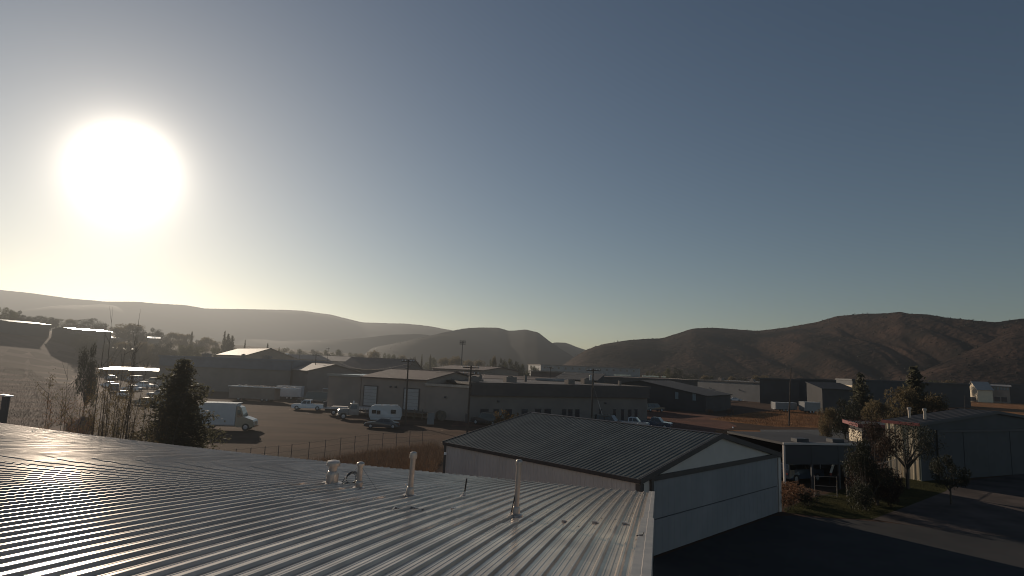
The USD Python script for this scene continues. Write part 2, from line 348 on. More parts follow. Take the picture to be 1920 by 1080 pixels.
from scipy.optimize import fsolve
def roof_at(px, py):
    r = fsolve(lambda q: np.array(proj(RS(q[0], q[1]))) - (px, py), [12.0 if px < 1000 else 3.0, 8.0])
    return float(r[0]), float(r[1])

ROOF_LEN, UMAX, PITCHR = 26.5, 47.55, .3048
PANEL_W = 3 * PITCHR
def rib_profile(jit=0.0):
    """Cross-section of one sheet: three tall ribs with two shallow stiffeners between each pair."""
    x, z = [], []
    for k in range(3):
        o = k * PITCHR
        for a, b in ((0, 0), (.022, .040), (.030, .044), (.058, .044), (.066, .040), (.088, 0), (.140, 0), (.150, .006), (.165, .006), (.175, 0), (.215, 0), (.225, .006), (.240, .006), (.250, 0)):
            x.append(o + a); z.append(b)
    x += [PANEL_W, PANEL_W + .022, PANEL_W + .030, PANEL_W + .058, PANEL_W + .066]; z += [0, .041, .045, .045, .041]
    return np.array(x), np.array(z)
PX, PZ = rib_profile()

bld = thing('metal_roof_building', 'long building in the foreground under a ribbed bare metal roof with vent pipes', 'building')
rows = [(0.0, 11.75), (11.60, 18.9), (18.75, ROOF_LEN)]
for c in range(int(UMAX / PANEL_W)):
    for k, (t0, t1) in enumerate(rows):
        ts = np.linspace(t0 - (.10 + .012 * NP.normal() if k == 0 else 0), t1, 9)
        lift = .010 * k + .002 * (c % 2) + .004
        wob = .0035 * meshkit.fbm(np.c_[ts * .45, np.full(9, c * 1.7), np.full(9, k * 5.0)], 3)
        tiltn = NP.normal() * .0022
        U = np.repeat((c * PANEL_W + PX)[None], 9, 0); Tt = np.repeat(ts[:, None], len(PX), 1)
        N = PZ[None] + lift + wob[:, None] + tiltn * (PX[None] - PANEL_W / 2) + .002 * meshkit.fbm(np.c_[U.ravel() * 3, Tt.ravel() * .5, np.full(U.size, c + .5)], 2).reshape(U.shape)
        q = RS(U, Tt, N)
        obj('roof_panel', grid_mesh(q[..., 0], q[..., 1], q[..., 2]), 'galvanized', bld)

# screws along the purlins
sc = MB()
hexa = trimesh.creation.cylinder(radius=.013, height=.010, sections=6)
for t in np.arange(.35, 22, 1.52):
    for k in range(int(UMAX / PITCHR)):
        if NP.random() < .12: continue
        p = RS(k * PITCHR + .115, t, .010)
        if p[1] < 1.5: continue
        sc.add(hexa.vertices * (1.3 if NP.random() < .3 else 1) + p, hexa.faces)
tag(obj('screws', sc.out(), 'dark_metal', bld), kind='stuff')

def roof_strip(prof, u0, t0, t1, n=12):
    """A trim piece running up the slope: profile points are (u offset, height)."""
    pr = np.array(prof); ts = np.linspace(t0, t1, n)
    q = RS(u0 + np.repeat(pr[None, :, 0], n, 0), np.repeat(ts[:, None], len(pr), 1), np.repeat(pr[None, :, 1], n, 0))
    return grid_mesh(q[..., 0], q[..., 1], q[..., 2])
rake = [(.16, .012), (.155, .058), (.05, .060), (.045, .066), (-.055, .066), (-.06, .060), (-.062, -.20), (-.05, -.205)]
obj('rake_trim', roof_strip(rake, 0, -.14, 9.3), 'galv_plain', bld)
obj('rake_trim', roof_strip([(a * 1.25 - .01, b + .006) for a, b in rake], 0, 9.1, ROOF_LEN), 'galv_plain', bld)
# eave: closure strip, gutterless drip edge, then the walls below
us = np.linspace(0, UMAX, 90)
dr = np.array([(.02, -.004), (-.06, -.006), (-.065, -.11)])
q = np.stack([RS(us, np.full(90, -.0), np.full(90, b)) + np.outer(np.ones(90), [0, 0, 0]) for a, b in dr], 1)
q2 = np.stack([RS(us, np.full(90, a), np.full(90, b)) for a, b in dr], 1)
obj('drip_edge', grid_mesh(q2[..., 0], q2[..., 1], q2[..., 2]), 'galv_plain', bld)
def wall_sheet(us, ts, drop):
    a = RS(us, ts, -.12); b = a.copy(); b[:, 2] = 0
    return grid_mesh(np.stack([a[:, 0], b[:, 0]], 1), np.stack([a[:, 1], b[:, 1]], 1), np.stack([a[:, 2], b[:, 2]], 1))
obj('wall', wall_sheet(us, np.full(90, .05), 0), 'white_steel', bld)
obj('wall', wall_sheet(np.full(20, .04), np.linspace(.05, ROOF_LEN, 20), 0), 'white_steel', bld)
obj('wall', wall_sheet(np.full(20, UMAX), np.linspace(.05, ROOF_LEN, 20), 0), 'white_steel', bld)
# the far slope behind the camera closes the roof
rg = RS(us, np.full(90, ROOF_LEN), .0); bk = RS(us, np.full(90, ROOF_LEN * 2), .0); bk[:, 2] = EAVE_Z
obj('rear_roof', grid_mesh(np.stack([rg[:, 0], bk[:, 0]], 1), np.stack([rg[:, 1], bk[:, 1]], 1), np.stack([rg[:, 2], bk[:, 2]], 1)), 'galv_plain', bld)

def lathe(prof, n=20):
    pr = np.array(prof, float); t = np.arange(n) * 2 * np.pi / n; v = []; f = []; m = len(pr)
    for r, z in pr: v += [[r * math.cos(a), r * math.sin(a), z] for a in t]
    for i in range(m - 1):
        for j in range(n):
            k = (j + 1) % n; f += [[i * n + j, i * n + k, (i + 1) * n + k], [i * n + j, (i + 1) * n + k, (i + 1) * n + j]]
    return trimesh.Trimesh(v, f, process=False)

def vent(px, py, top, r, cap_r, label, boot=.13, lean=0.0, caph=.10):
    u, t = roof_at(px, py); p = RS(u, t, .03); d = math.hypot(p[0], p[1])
    h = ztop(px, top, d) - p[2]
    def put(m):
        m.apply_transform(trimesh.transformations.rotation_matrix(lean, [0, 1, 0])); m.apply_translation(p); return m
    pipe = obj('vent_pipe', put(lathe([(r, -.05), (r, h * .5), (r * 1.03, h * .5 + .003), (r * 1.03, h * .53), (r, h * .53 + .003), (r, h - caph * .6)])), 'galv_plain', bld, smooth=50, label=label)
    obj('flashing', put(lathe([(boot * 1.9, -.03), (boot * 1.8, .012), (boot * 1.05, .03), (r * 1.5, boot * 1.5), (r * 1.15, boot * 2.1), (r * 1.02, boot * 2.15)])), 'galv_plain', pipe, smooth=50)
    obj('cap', put(lathe([(r * .8, h - caph * 1.1), (cap_r, h - caph), (cap_r, h - caph * .45), (cap_r * .96, h - caph * .4), (cap_r * .9, h - .02), (cap_r * .5, h), (.001, h + .006)])), 'galv_plain', pipe, smooth=50)
    return p, h
vent(622, 908, 863, .115, .19, 'widest vent pipe with a broad flat cap', .16, .01, .15)
p2, h2 = vent(672, 917, 866, .072, .105, 'short thin vent pipe between the wide one and the tall one', .09, .02)
vent(768, 931, 847, .068, .10, 'tall vent pipe with a small elbowed cap', .10, .035, .16)
p5, h5 = vent(967, 968, 861, .058, .075, 'tallest vent pipe standing on two braces', .085, .03, .12)
# thin dark stub
u, t = roof_at(870, 931); p = RS(u, t, .02); hh = ztop(873, 897, math.hypot(p[0], p[1])) - p[2]
st = obj('dark_stub_pipe', MB().tube(p, p + [.05, 0, hh], .022, .022, 8).out(), 'black_pipe', bld, label='thin black stub pipe')
m = lathe([(.11, -.02), (.10, .01), (.05, .03), (.03, .10), (.024, .12)]); m.apply_translation(p); obj('flashing', m, 'galv_plain', st)
for px, py, mt in ((957, 968, 'black_pipe'), (972, 962, 'galv_plain')):
    u, t = roof_at(px, py); obj('brace', MB().tube(RS(u, t, .0), p5 + [.03, 0, h5 * .62], .014, .012, 6).out(), mt, bld)
# guy wires of the short pipe
for px, py in ((640, 911), (706, 921)):
    u, t = roof_at(px, py); obj('guy_wire', MB().tube(RS(u, t, .04), p2 + [0, 0, h2 * .9], .004, .004, 4).out(), 'black_cable', bld)
# small clips and brackets left on the sheets
for px, py in ((1058, 980), (1115, 982), (1171, 984), (850, 957)):
    u, t = roof_at(px, py); a = RS(u, t, .03); mb = MB(); mb.box(a, (.10, .07, .05), rz=-.3); mb.box(a + [.07, .02, -.012], (.09, .05, .012), rz=-.3)
    obj('snow_clip', mb.out(), 'galv_plain', bld)
u, t = roof_at(1193, 1010); a = RS(u, t, .05); b = RS(max(u - .45, .1), t - .04, .075); obj('tie_strap', MB().path([a, (a + b) / 2 + [0, 0, .005], b, b + [0.02, 0, .05]], .010).out(), 'black_cable', bld)

# ------------------------------------------------------------------ cable coil and line on the roof
def roofpath(pts, n=.05):
    return [RS(*roof_at(*q), n) for q in pts]
u, t = roof_at(657, 908); c = RS(u, t, .16); mb = MB()
for k in range(4):
    r = .13 + .012 * k; aa_ = np.linspace(0, 2 * np.pi, 25); tl = .25 * k
    mb.path([c + np.array([r * math.cos(a), .05 * k + .10 * math.sin(a + tl), r * math.sin(a) * .95]) for a in aa_], .009, 5)
mb.path([c + [-.12, 0, -.10], c + [-.2, -.03, -.13], RS(*roof_at(645, 911), .05)], .009, 5)
mb.path([c + [-.05, .1, .1], c + [-.2, .1, 0], c + [-.25, 0, -.11]], .009, 5)
tag(obj('cable_coil', mb.out(), 'black_cable'), 'coil of black cable lying on the metal roof between two vent pipes', 'cable')
mb = MB(); mb.path(roofpath([(735, 960), (740, 954), (752, 956), (765, 952), (780, 955), (793, 958)], .03), .018, 6)
tag(obj('hose', mb.out(), 'galv_plain'), 'short pale bent hose lying across the roof ribs below the tall pipe', 'hose')

# ------------------------------------------------------------------ generic ribbed sheets and the white hangar
def ribbed(o, eu, ev, en, width, length, pitch, h, top, mat, name, parent, label=None):
    """Sheets side by side, each a part: eu across, ev along the ribs, en outwards; three ribs to a sheet."""
    w = 3 * pitch; n = int(math.ceil(width / w))
    for c in range(n):
        xs, zs = [], []
        for k in range(3):
            a = c * w + k * pitch
            if a > width: break
            b = (pitch - top) / 2
            for q, z in ((0, 0), (b * .8, 0), (b, h), (b + top, h), (b * 1.2 + top, 0)):
                xs.append(min(a + q, width)); zs.append(z)
        xs.append(min((c + 1) * w, width)); zs.append(0)
        xs, zs = np.array(xs), np.array(zs)
        L = np.array([0, length]); q = o + xs[None, :, None] * eu + L[:, None, None] * ev + (zs[None, :, None] + .002 * (c % 2)) * en
        obj(name, grid_mesh(q[..., 0], q[..., 1], q[..., 2]), mat, parent)

def unit(v): return np.asarray(v, float) / np.linalg.norm(v)
def hangar_frame(a, b, pxl, pxr):
    """Front wall line through ground points a, b; its ends where it is seen at pxl and pxr."""
    a, b = a[:2], b[:2]; e = unit(b - a); out = []
    for px in (pxl, pxr):
        lo = min((-30 + .01 * i for i in range(9000)), key=lambda s: abs(proj(np.append(a + e * s, 0))[0] - px) if (a + e * s)[1] > 3 else 1e9)
        out.append(np.append(a + e * lo, 0))
    return out

A, Bq = G(1222, 1045), G(1455, 962)
C0, C1 = hangar_frame(A, Bq, 1198, 1463)
ex = unit(C1 - C0); ey = np.array([-ex[1], ex[0], 0]); ez = np.array([0, 0, 1.])
Wd = np.linalg.norm(C1 - C0)
hz = ztop(1196, 899, math.hypot(*C0[:2])); mid = (C0 + C1) / 2
rz_ = ztop(1364, 816, math.hypot(*mid[:2]))
Ld = min((4 + .02 * i for i in range(2500)), key=lambda s: abs(proj(C0 + ey * s + ez * hz)[0] - 823))
Ld *= .955
hg = thing('white_hangar', 'white steel hangar with a dark green ribbed roof and a wide closed door', 'hangar')
rise = rz_ - hz
# walls
ribbed(C0 + ey * Ld, -ey, ez, -ex, Ld, hz - .02, .3048, .03, .05, 'white_steel', 'wall_panel', hg)
ribbed(C1, ey, ez, ex, Ld, hz - .02, .3048, .03, .05, 'white_steel', 'wall_panel', hg)
mb = MB(); mb.poly_extrude([(0, 0), (Wd, 0), (Wd, hz), (Wd / 2, rz_ - .02), (0, hz)], C0 + ey * .02, ex, ez, ey, .15); obj('gable_wall', mb.out(), 'white_steel', hg)
mb = MB(); mb.poly_extrude([(0, 0), (Wd, 0), (Wd, hz), (Wd / 2, rz_ - .02), (0, hz)], C0 + ey * (Ld - .17), ex, ez, ey, .15); obj('gable_wall', mb.out(), 'white_steel', hg)
# roof sheets on both slopes
OH = .12
for s in (0, 1):
    base = C0 + ez * hz if s == 0 else C1 + ez * hz
    up = unit(ex * (1 if s == 0 else -1) * Wd / 2 + ez * rise); nrm = unit(np.cross(up, ey)) * (-1 if s == 0 else 1)
    nrm = nrm if nrm[2] > 0 else -nrm
    sl = math.hypot(Wd / 2, rise) + OH
    ribbed(base - up * OH - ey * OH + nrm * .05, ey, up, nrm, Ld + 2 * OH, sl, .3048, .024, .045, 'green_roof', 'roof_panel', hg)
    for q in (-OH - .04, Ld + OH - .02):
        mb = MB(); o = base - up * (OH + .03) + ey * q
        for (za, zb) in ((-.20, .11),):
            a, b, c, d = o + nrm * za, o + up * (sl + .02) + nrm * za, o + up * (sl + .02) + nrm * zb, o + nrm * zb
            e = ey * .06
            mb.quad(a, b, c, d); mb.quad(a + e, d + e, c + e, b + e); mb.quad(d, c, c + e, d + e); mb.quad(a, a + e, b + e, b); mb.quad(a, d, d + e, a + e)
        obj('rake_trim', mb.out(), 'green_trim', hg)
    mb = MB(); o = base - up * (OH + .05) - ey * OH; a, b = o - nrm * .16, o + nrm * .07
    L_ = ey * (Ld + 2 * OH); e = up * .05
    mb.quad(a, a + L_, b + L_, b); mb.quad(b, b + L_, b + L_ + e, b + e); mb.quad(a, a + e, a + e + L_, a + L_)
    obj('eave_trim', mb.out(), 'green_trim', hg)
mb = MB(); top_ = (C0 + C1) / 2 + ez * (rz_ + .09)
for s in (-1, 1):
    e = unit(ex * s * Wd / 2 - ez * rise) * .2; mb.quad(top_ - ey * OH, top_ + ey * (Ld + OH), top_ + ey * (Ld + OH) + e, top_ - ey * OH + e)
obj('ridge_cap', mb.out(), 'green_trim', hg)
# corner trims
for c in (C0, C1):
    s = 1 if c is C0 else -1
    mb = MB(); M_ = np.eye(4); M_[:3, 0], M_[:3, 1], M_[:3, 2] = ex, ey, ez
    mb.box(c + ez * (hz / 2 - .12) - ex * s * .045 + ey * .05, (.05, .28, hz - .24), M=M_); mb.box(c + ez * (hz / 2 - .12) + ex * s * .12 - ey * .045, (.36, .05, hz - .24), M=M_)
    obj('corner_trim', mb.out(), 'green_trim' if c is C0 else 'white_steel', hg)
mb = MB(); mb.box(C0 + ey * (Ld - .05) - ex * .045 + ez * hz / 2, (.05, .22, hz), M=M_); obj('corner_trim', mb.out(), 'green_trim', hg)
# the door: a dark header and jamb around two wide leaves
s0 = float((A - C0) @ ex); s1 = float((G(1458, 961) - C0) @ ex) ; dh = ztop(1229, 901, math.hypot(*A[:2]))
dz1 = ztop(1225, 975, math.hypot(*A[:2]))
dr_ = obj('door', MB().box(C0 + ex * (s0 + s1) / 2 - ey * .06 + ez * (dh + .10), (s1 - s0 + .5, .14, .26), M=M_).out(), 'green_trim', hg)
obj('door_jamb', MB().box(C0 + ex * (s0 - .13) - ey * .06 + ez * (dh / 2), (.2, .14, dh - .06), M=M_).out(), 'green_trim', dr_)
for a, b in ((.03, dz1 - .03), (dz1 + .03, dh - .04)):
    mb = MB(); n = 26
    mb.box(C0 + ex * (s0 + s1) / 2 - ey * .03 + ez * (a + b) / 2, (s1 - s0 - .02, .06, b - a), M=M_)
    for k in range(n):
        mb.box(C0 + ex * (s0 + (k + .5) * (s1 - s0) / n) - ey * .0625 + ez * (a + b) / 2, (.06, .005, b - a - .03), M=M_)
    obj('door_leaf', mb.out(), 'door_white', dr_)
obj('door_seam', MB().box(C0 + ex * (s0 + s1) / 2 - ey * .01 + ez * dz1, (s1 - s0 - .06, .03, .07), M=M_).out(), 'dark_metal', dr_)
lamp = C0 + ey * (Ld - .2) - ex * .12 + ez * (hz - .75)
obj('wall_lamp', MB().box(lamp, (.14, .14, .18), M=M_).out(), 'lamp_white', hg)

# ------------------------------------------------------------------ the dark hangar on the right with its sunlit side wall
A2, B2 = G(1725, 903), G(1919, 889)
D0, D1 = hangar_frame(A2, B2, 1729, 1919)
fx = unit(D1 - D0); fy = np.array([-fx[1], fx[0], 0]); M2 = np.eye(4); M2[:3, 0], M2[:3, 1], M2[:3, 2] = fx, fy, ez
h2_ = ztop(1729, 795, math.hypot(*D0[:2])); half = min((4 + .02 * i for i in range(1800)), key=lambda s: abs(proj(D0 + fx * s + ez * 8)[0] - 1866)); W2 = 2 * half
ap = ztop(1866, 772, math.hypot(*(D0 + fx * half)[:2])); L2 = min((3 + .02 * i for i in range(2500)), key=lambda s: abs(proj(D0 + fy * s + ez * h2_)[0] - 1659))
hb = thing('dark_hangar', 'big hangar at the right edge with a wide door in shade and red eave trim', 'hangar')
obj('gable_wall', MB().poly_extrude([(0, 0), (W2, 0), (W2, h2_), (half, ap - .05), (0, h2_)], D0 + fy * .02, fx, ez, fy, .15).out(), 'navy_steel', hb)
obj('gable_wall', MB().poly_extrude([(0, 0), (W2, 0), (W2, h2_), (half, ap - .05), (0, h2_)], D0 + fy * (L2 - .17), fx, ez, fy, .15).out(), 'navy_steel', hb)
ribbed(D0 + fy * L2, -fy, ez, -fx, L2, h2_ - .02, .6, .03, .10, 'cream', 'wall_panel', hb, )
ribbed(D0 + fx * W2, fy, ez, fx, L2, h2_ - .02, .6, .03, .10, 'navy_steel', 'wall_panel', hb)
for s in (0, 1):
    base = D0 + ez * h2_ + (fx * W2 if s else 0)
    up = unit(fx * (-1 if s else 1) * half + ez * (ap - h2_)); nrm = np.cross(up, fy); nrm = unit(nrm if nrm[2] > 0 else -nrm); sl = math.hypot(half, ap - h2_) + .25
    ribbed(base - up * .25 - fy * .2 + nrm * .06, fy, up, nrm, L2 + .4, sl, .6, .035, .07, 'dark_wall', 'roof_panel', hb)
    mb = MB(); o = base - up * .27 - fy * .2; a, b = o - nrm * .22, o + nrm * .08; L_ = fy * (L2 + .4); e = up * .06
    mb.quad(a, a + L_, b + L_, b); mb.quad(b, b + L_, b + L_ + e, b + e); mb.quad(a, a + e, a + e + L_, a + L_); mb.quad(a, b, b + e, a + e)
    obj('eave_trim', mb.out(), 'red_trim', hb)
    mb = MB(); o = base - up * .27 - fy * .24; a, b, c, d = o - nrm * .2, o + up * (sl + .03) - nrm * .2, o + up * (sl + .03) + nrm * .09, o + nrm * .09; e = fy * .05
    mb.quad(a, b, c, d); mb.quad(d, c, c + e, d + e); mb.quad(a + e, d + e, c + e, b + e)
    obj('rake_trim', mb.out(), 'dark_metal', hb)
s0 = float((G(1747, 898) - D0) @ fx); dh = ztop(1752, 810, math.hypot(*(D0 + fx * s0)[:2])); s1 = W2 - s0
d2 = obj('door', MB().box(D0 + fx * (s0 + s1) / 2 - fy * .08 + ez * (dh + .1), (s1 - s0 + .4, .18, .22), M=M2).out(), 'dark_metal', hb)
obj('door_jamb', MB().box(D0 + fx * (s0 - .1) - fy * .08 + ez * dh / 2, (.2, .18, dh - .03), M=M2).out(), 'dark_metal', d2)
for k in range(5):
    w = (s1 - s0) / 5; obj('door_leaf', MB().box(D0 + fx * (s0 + w * (k + .5)) - fy * (.03 + .02 * (k % 2)) + ez * dh / 2, (w - .05, .05, dh - .06), M=M2).out(), 'navy_steel', d2)
for px, py, b in ((1676, 768, 779), (1717, 772, 779)):
    q = D0 + fy * (L2 * .8 if px < 1700 else L2 * .35) + fx * 3.0; d = math.hypot(*q[:2]); o = P(px, d); z0 = h2_ + (ap - h2_) * 3 / half
    v_ = lathe([(.13, 0), (.13, .9), (.2, .92), (.2, 1.1), (.05, 1.15)]); v_.apply_translation([q[0], q[1], z0]); obj('roof_vent', v_, 'galv_plain', hb)
for k in range(2):
    q = D0 - fx * .06 + fy * (L2 * (.06 if k else .5)); obj('downpipe', MB().box(q + ez * h2_ / 2, (.08, .1, h2_ - .2), M=M2).out(), 'cream', hb)

# ------------------------------------------------------------------ buildings of the town
def building(name, label, pl, dl, pr, dr, depth, top, roof, wmat, rmat, rise=1.5, oh=.4, openings=(), cat='building', group=None, h=None, band=None, trim='dark_metal', rmats=None):
    """Front wall from where it is seen at pl (dl metres off) to pr (dr metres off); 'top' is the pixel height of its left eave."""
    a, b = P(pl, dl), P(pr, dr); zb = min(a[2], b[2]) - .3
    hgt = (h if h is not None else ztop(pl, top, dl) - a[2])
    e = b - a; e[2] = 0; L = np.linalg.norm(e); e = e / L; q = np.array([-e[1], e[0], 0])
    z = np.array([0, 0, 1.]); Mx = np.eye(4); Mx[:3, 0], Mx[:3, 1] = e, q
    t = thing(name, label, cat, (0, 0, 0), 0, group)
    o = np.array([a[0], a[1], min(a[2], b[2])])
    base = o - z * .3; hh = hgt + .3 + (a[2] - o[2])
    H_ = hh - .3
    if roof == 'perp':
        obj('wall', MB().poly_extrude([(0, 0), (L, 0), (L, hh), (L / 2, hh + rise), (0, hh)], base, e, z, q, depth).out(), wmat, t)
        for s in (0, 1):
            mb = MB(); bs = o + z * H_ + (e * L if s else 0); up = unit(e * (-1 if s else 1) * L / 2 + z * rise); n = np.cross(up, q); n = unit(n if n[2] > 0 else -n); sl = math.hypot(L / 2, rise) + oh
            p = bs - up * oh - q * oh + n * .03; d = q * (depth + 2 * oh); u_ = up * sl; k = n * .18
            for w in ((p + k, p + k + d, p + k + d + u_, p + k + u_), (p, p + u_, p + u_ + d, p + d), (p, p + k, p + k + u_, p + u_), (p + d, p + d + u_, p + d + u_ + k, p + d + k), (p, p + d, p + d + k, p + k)): mb.quad(*w)
            obj('roof', mb.out(), rmat, t)
    elif roof in ('par', 'shed'):
        pk = depth / 2 if roof == 'par' else depth
        pts = [(0, 0), (depth, 0), (depth, hh), (pk, hh + rise), (0, hh)] if roof == 'par' else [(0, 0), (depth, 0), (depth, hh + rise), (0, hh)]
        obj('wall', MB().poly_extrude(pts, base, q, z, e, L).out(), wmat, t)
        for s in ((0, 1) if roof == 'par' else (0,)):
            mb = MB(); bs = o + z * H_ + (q * depth if s else 0); up = unit(q * (-1 if s else 1) * pk + z * rise); n = np.cross(up, e); n = unit(n if n[2] > 0 else -n); sl = math.hypot(pk, rise) + oh
            p = bs - up * oh - e * oh + n * .03; d = e * (L + 2 * oh); u_ = up * sl; k = n * .18
            for w in ((p + k, p + k + d, p + k + d + u_, p + k + u_), (p, p + u_, p + u_ + d, p + d), (p, p + k, p + k + u_, p + u_), (p + d, p + d + u_, p + d + u_ + k, p + d + k), (p, p + d, p + d + k, p + k)): mb.quad(*w)
            obj('roof', mb.out(), rmat, t)
        if roof == 'par': obj('ridge_cap', MB().box(o + q * depth / 2 + e * L / 2 + z * (H_ + rise + .2), (L + 2 * oh, .5, .12), M=Mx).out(), rmat, t)
    else:
        obj('wall', MB().box(base + e * L / 2 + q * depth / 2 + z * hh / 2, (L, depth, hh), M=Mx).out(), wmat, t)
        r = MB().box(o + e * L / 2 + q * depth / 2 + z * (H_ + .12), (L + 2 * oh, depth + 2 * oh, .24), M=Mx); obj('roof', r.out(), rmat, t)
        ed = MB()
        for c, sz in ((e * L / 2 - q * (oh + .04), (L + 2 * oh, .08, .42)), (e * L / 2 + q * (depth + oh + .04), (L + 2 * oh, .08, .42)), (-e * (oh + .04) + q * depth / 2, (.08, depth + 2 * oh + .16, .42)), (e * (L + oh + .04) + q * depth / 2, (.08, depth + 2 * oh + .16, .42))):
            ed.box(o + c + z * (H_ + .12), sz, M=Mx)
        obj('parapet_cap', ed.out(), trim, t)
    if band:
        bz0, bz1, bm, bo = band
        obj('fascia', MB().box(o + e * L / 2 - q * (bo / 2 + .003) + z * (H_ * (bz0 + bz1) / 2), (L + .06, bo, H_ * (bz1 - bz0)), M=Mx).out(), bm, t)
        obj('fascia', MB().box(o + e * (L + bo / 2 + .033) + q * depth * .5 + z * (H_ * (bz0 + bz1) / 2), (bo, depth, H_ * (bz1 - bz0)), M=Mx).out(), bm, t)
    for (u0, u1, z0, z1, kind) in openings:
        c = o + e * L * (u0 + u1) / 2 + z * (z0 + z1) / 2; w = L * (u1 - u0)
        if kind == 'window' or kind == 'light':
            f = obj('window', MB().box(c - q * .03, (w + .16, .07, z1 - z0 + .16), M=Mx).out(), 'dark_metal' if kind == 'window' else 'dark_wall', t)
            obj('pane', MB().box(c - q * .06, (w, .05, z1 - z0), M=Mx).out(), 'window_glass' if kind == 'window' else 'window_light', f)
        elif kind == 'door':
            f = obj('door', MB().box(c - q * .03, (w, .07, z1 - z0), M=Mx).out(), 'window_glass', t); obj('frame', MB().box(c - q * .02 + z * ((z1 - z0) / 2 + .06), (w + .2, .09, .12), M=Mx).out(), 'dark_metal', f)
        elif kind == 'dock':
            f = obj('dock_door', MB().box(c - q * .04, (w + .5, .09, z1 - z0 + .3), M=Mx).out(), 'brown_fascia', t)
            n = 6
            for k in range(n): obj('door_section', MB().box(c + z * (-(z1 - z0) / 2 + (k + .5) * (z1 - z0) / n) - q * .09, (w, .05, (z1 - z0) / n - .03), M=Mx).out(), 'dock_door', f)
        elif kind == 'lamp':
            obj('wall_lamp', MB().box(c - q * .15, (.3, .3, .3), M=Mx).out(), 'dark_metal', t)
        elif kind == 'clad':
            obj('lit_wall', MB().box(c - q * .03, (w, .06, z1 - z0), M=Mx).out(), 'cream_wall', t)
        elif kind == 'strip':
            obj('coping', MB().box(c - q * .1, (w, .25, z1 - z0), M=Mx).out(), 'bright_roof', t)
    return t, o, e, q, L, H_

B = building
# left: barns and houses under the sun
B('barn', 'leftmost far barn with a long shining metal roof at the edge of the field', 6, 306, 83, 318, 15, 603, 'par', 'navy_steel', 'bright_roof', rise=.95)
B('barn', 'second far barn with a shining roof, right of the gap in the tree row', 129, 306, 201, 314, 15, 618, 'par', 'dark_wall', 'bright_roof', rise=.95)
B('shed', 'low far shed with a pale roof in the gap between the two shining barns', 84, 345, 125, 360, 14, 626, 'par', 'tan_wall', 'bright_roof', rise=1.0)
B('shed', 'low far shed with a glinting roof just right of the second shining barn', 200, 345, 229, 350, 12, 634, 'par', 'tan_wall', 'bright_roof', rise=.8)
B('farm_house', 'small far house with a pale roof under the round tree', 271, 330, 293, 330, 12, 634, 'par', 'tan_wall', 'bright_roof', rise=.9)
B('shed', 'small golden glinting shed roof above the long glittering roof', 218, 292, 256, 296, 10, 655.5, 'par', 'tan_wall', 'bright_roof', rise=.75)
B('long_shed', 'long low open shed with a glittering corrugated roof behind the saplings', 188, 236, 297, 224, 12, 692.5, 'par', 'dark_wall', 'bright_roof', rise=.75)
LONG_HOUSE = B('long_warehouse', 'long low grey warehouse with a blue-grey band under its roof edge', 299, 187, 546, 168, 26, 668, 'flat', 'grey_wall', 'blue_roof', band=(.72, .985, 'blue_roof', .35), trim='blue_roof')
B('gabled_barn', 'gabled barn with a pale ridge, behind the long warehouse', 405, 262, 459, 212, 15, 665, 'par', 'tan_wall', 'tan_roof', rise=2.6)
B('gabled_house', 'small gabled house right of the pale-ridged barn', 522, 290, 557, 280, 18, 672, 'perp', 'tan_wall', 'brown_roof', rise=1.9)
B('flat_shed', 'low shed with a bright roof edge between the two gabled houses', 509, 300, 539, 300, 10, 666, 'par', 'tan_wall', 'bright_roof', rise=.9)
B('gabled_shop', 'gabled shop with a bright ridge standing behind the utility pole', 524, 186, 578, 152, 13, 690, 'par', 'grey_wall', 'tan_roof', rise=1.7)
B('pale_roof_hall', 'far hall with a broad pale low roof', 545, 330, 650, 320, 30, 674, 'par', 'tan_wall', 'tan_roof', rise=2.6)
B('dark_barn', 'broad dark brown barn with a hipped-looking roof behind the sagging wire', 634, 225, 756, 215, 22, 690, 'par', 'brown_fascia', 'brown_roof', rise=4.0)
# the middle: shop with dock doors, warehouse
B('shop_annex', 'lower left wing of the shop, with a bright roof edge', 618, 121, 679, 117, 14, 704, 'flat', 'shop_wall', 'bright_roof', trim='bright_roof', oh=.15)
dock = B('dock_shop', 'brown gabled shop with two pale roll-up dock doors', 680, 116.5, 801, 106.5, 18, 707, 'par', 'shop_wall', 'brown_roof', rise=1.5,
  openings=[(.06, .26, 1.3, 4.9, 'dock'), (.69, .90, 1.2, 4.9, 'dock'), (.47, .485, 4.9, 5.2, 'lamp'), (.55, .565, 4.9, 5.2, 'lamp')])
SHOP_WING = B('shop_wing', 'plain wall wing between the dock doors and the dark-fascia warehouse', 801, 106.3, 884, 101.8, 16, 722, 'flat', 'shop_wall', 'brown_roof', trim='bright_roof', oh=.12, openings=[(.44, .48, 3.6, 4.1, 'lamp')])
wh = [(.055, .092, 'window'), (.12, .143, 'window'), (.18, .21, 'window'), (.265, .293, 'window'), (.335, .366, 'door'), (.385, .42, 'door'), (.485, .505, 'window'), (.52, .54, 'window'), (.56, .58, 'window'), (.70, .714, 'door'), (.785, .80, 'door'), (.835, .85, 'door'), (.88, .895, 'window'), (.92, .935, 'door')]
WAREHOUSE = B('warehouse', 'long grey warehouse with a deep dark fascia and a row of windows', 884, 101.5, 1214, 121, 30, 720, 'flat', 'grey_wall', 'brown_fascia', band=(.70, 1.0, 'brown_fascia', .6), trim='brown_fascia',
  openings=[(a, b, .75 if k == 'window' else .05, 2.15, k) for a, b, k in wh] + [(.135, .145, 3.3, 3.7, 'lamp'), (.73, .738, 3.2, 3.5, 'lamp')])
B('brown_roof_hall', 'hall with a bright ridge strip behind the shop wing', 812, 190, 906, 178, 20, 691, 'par', 'tan_wall', 'brown_roof', rise=1.1, openings=[(.07, .62, 5.9, 6.2, 'strip')])
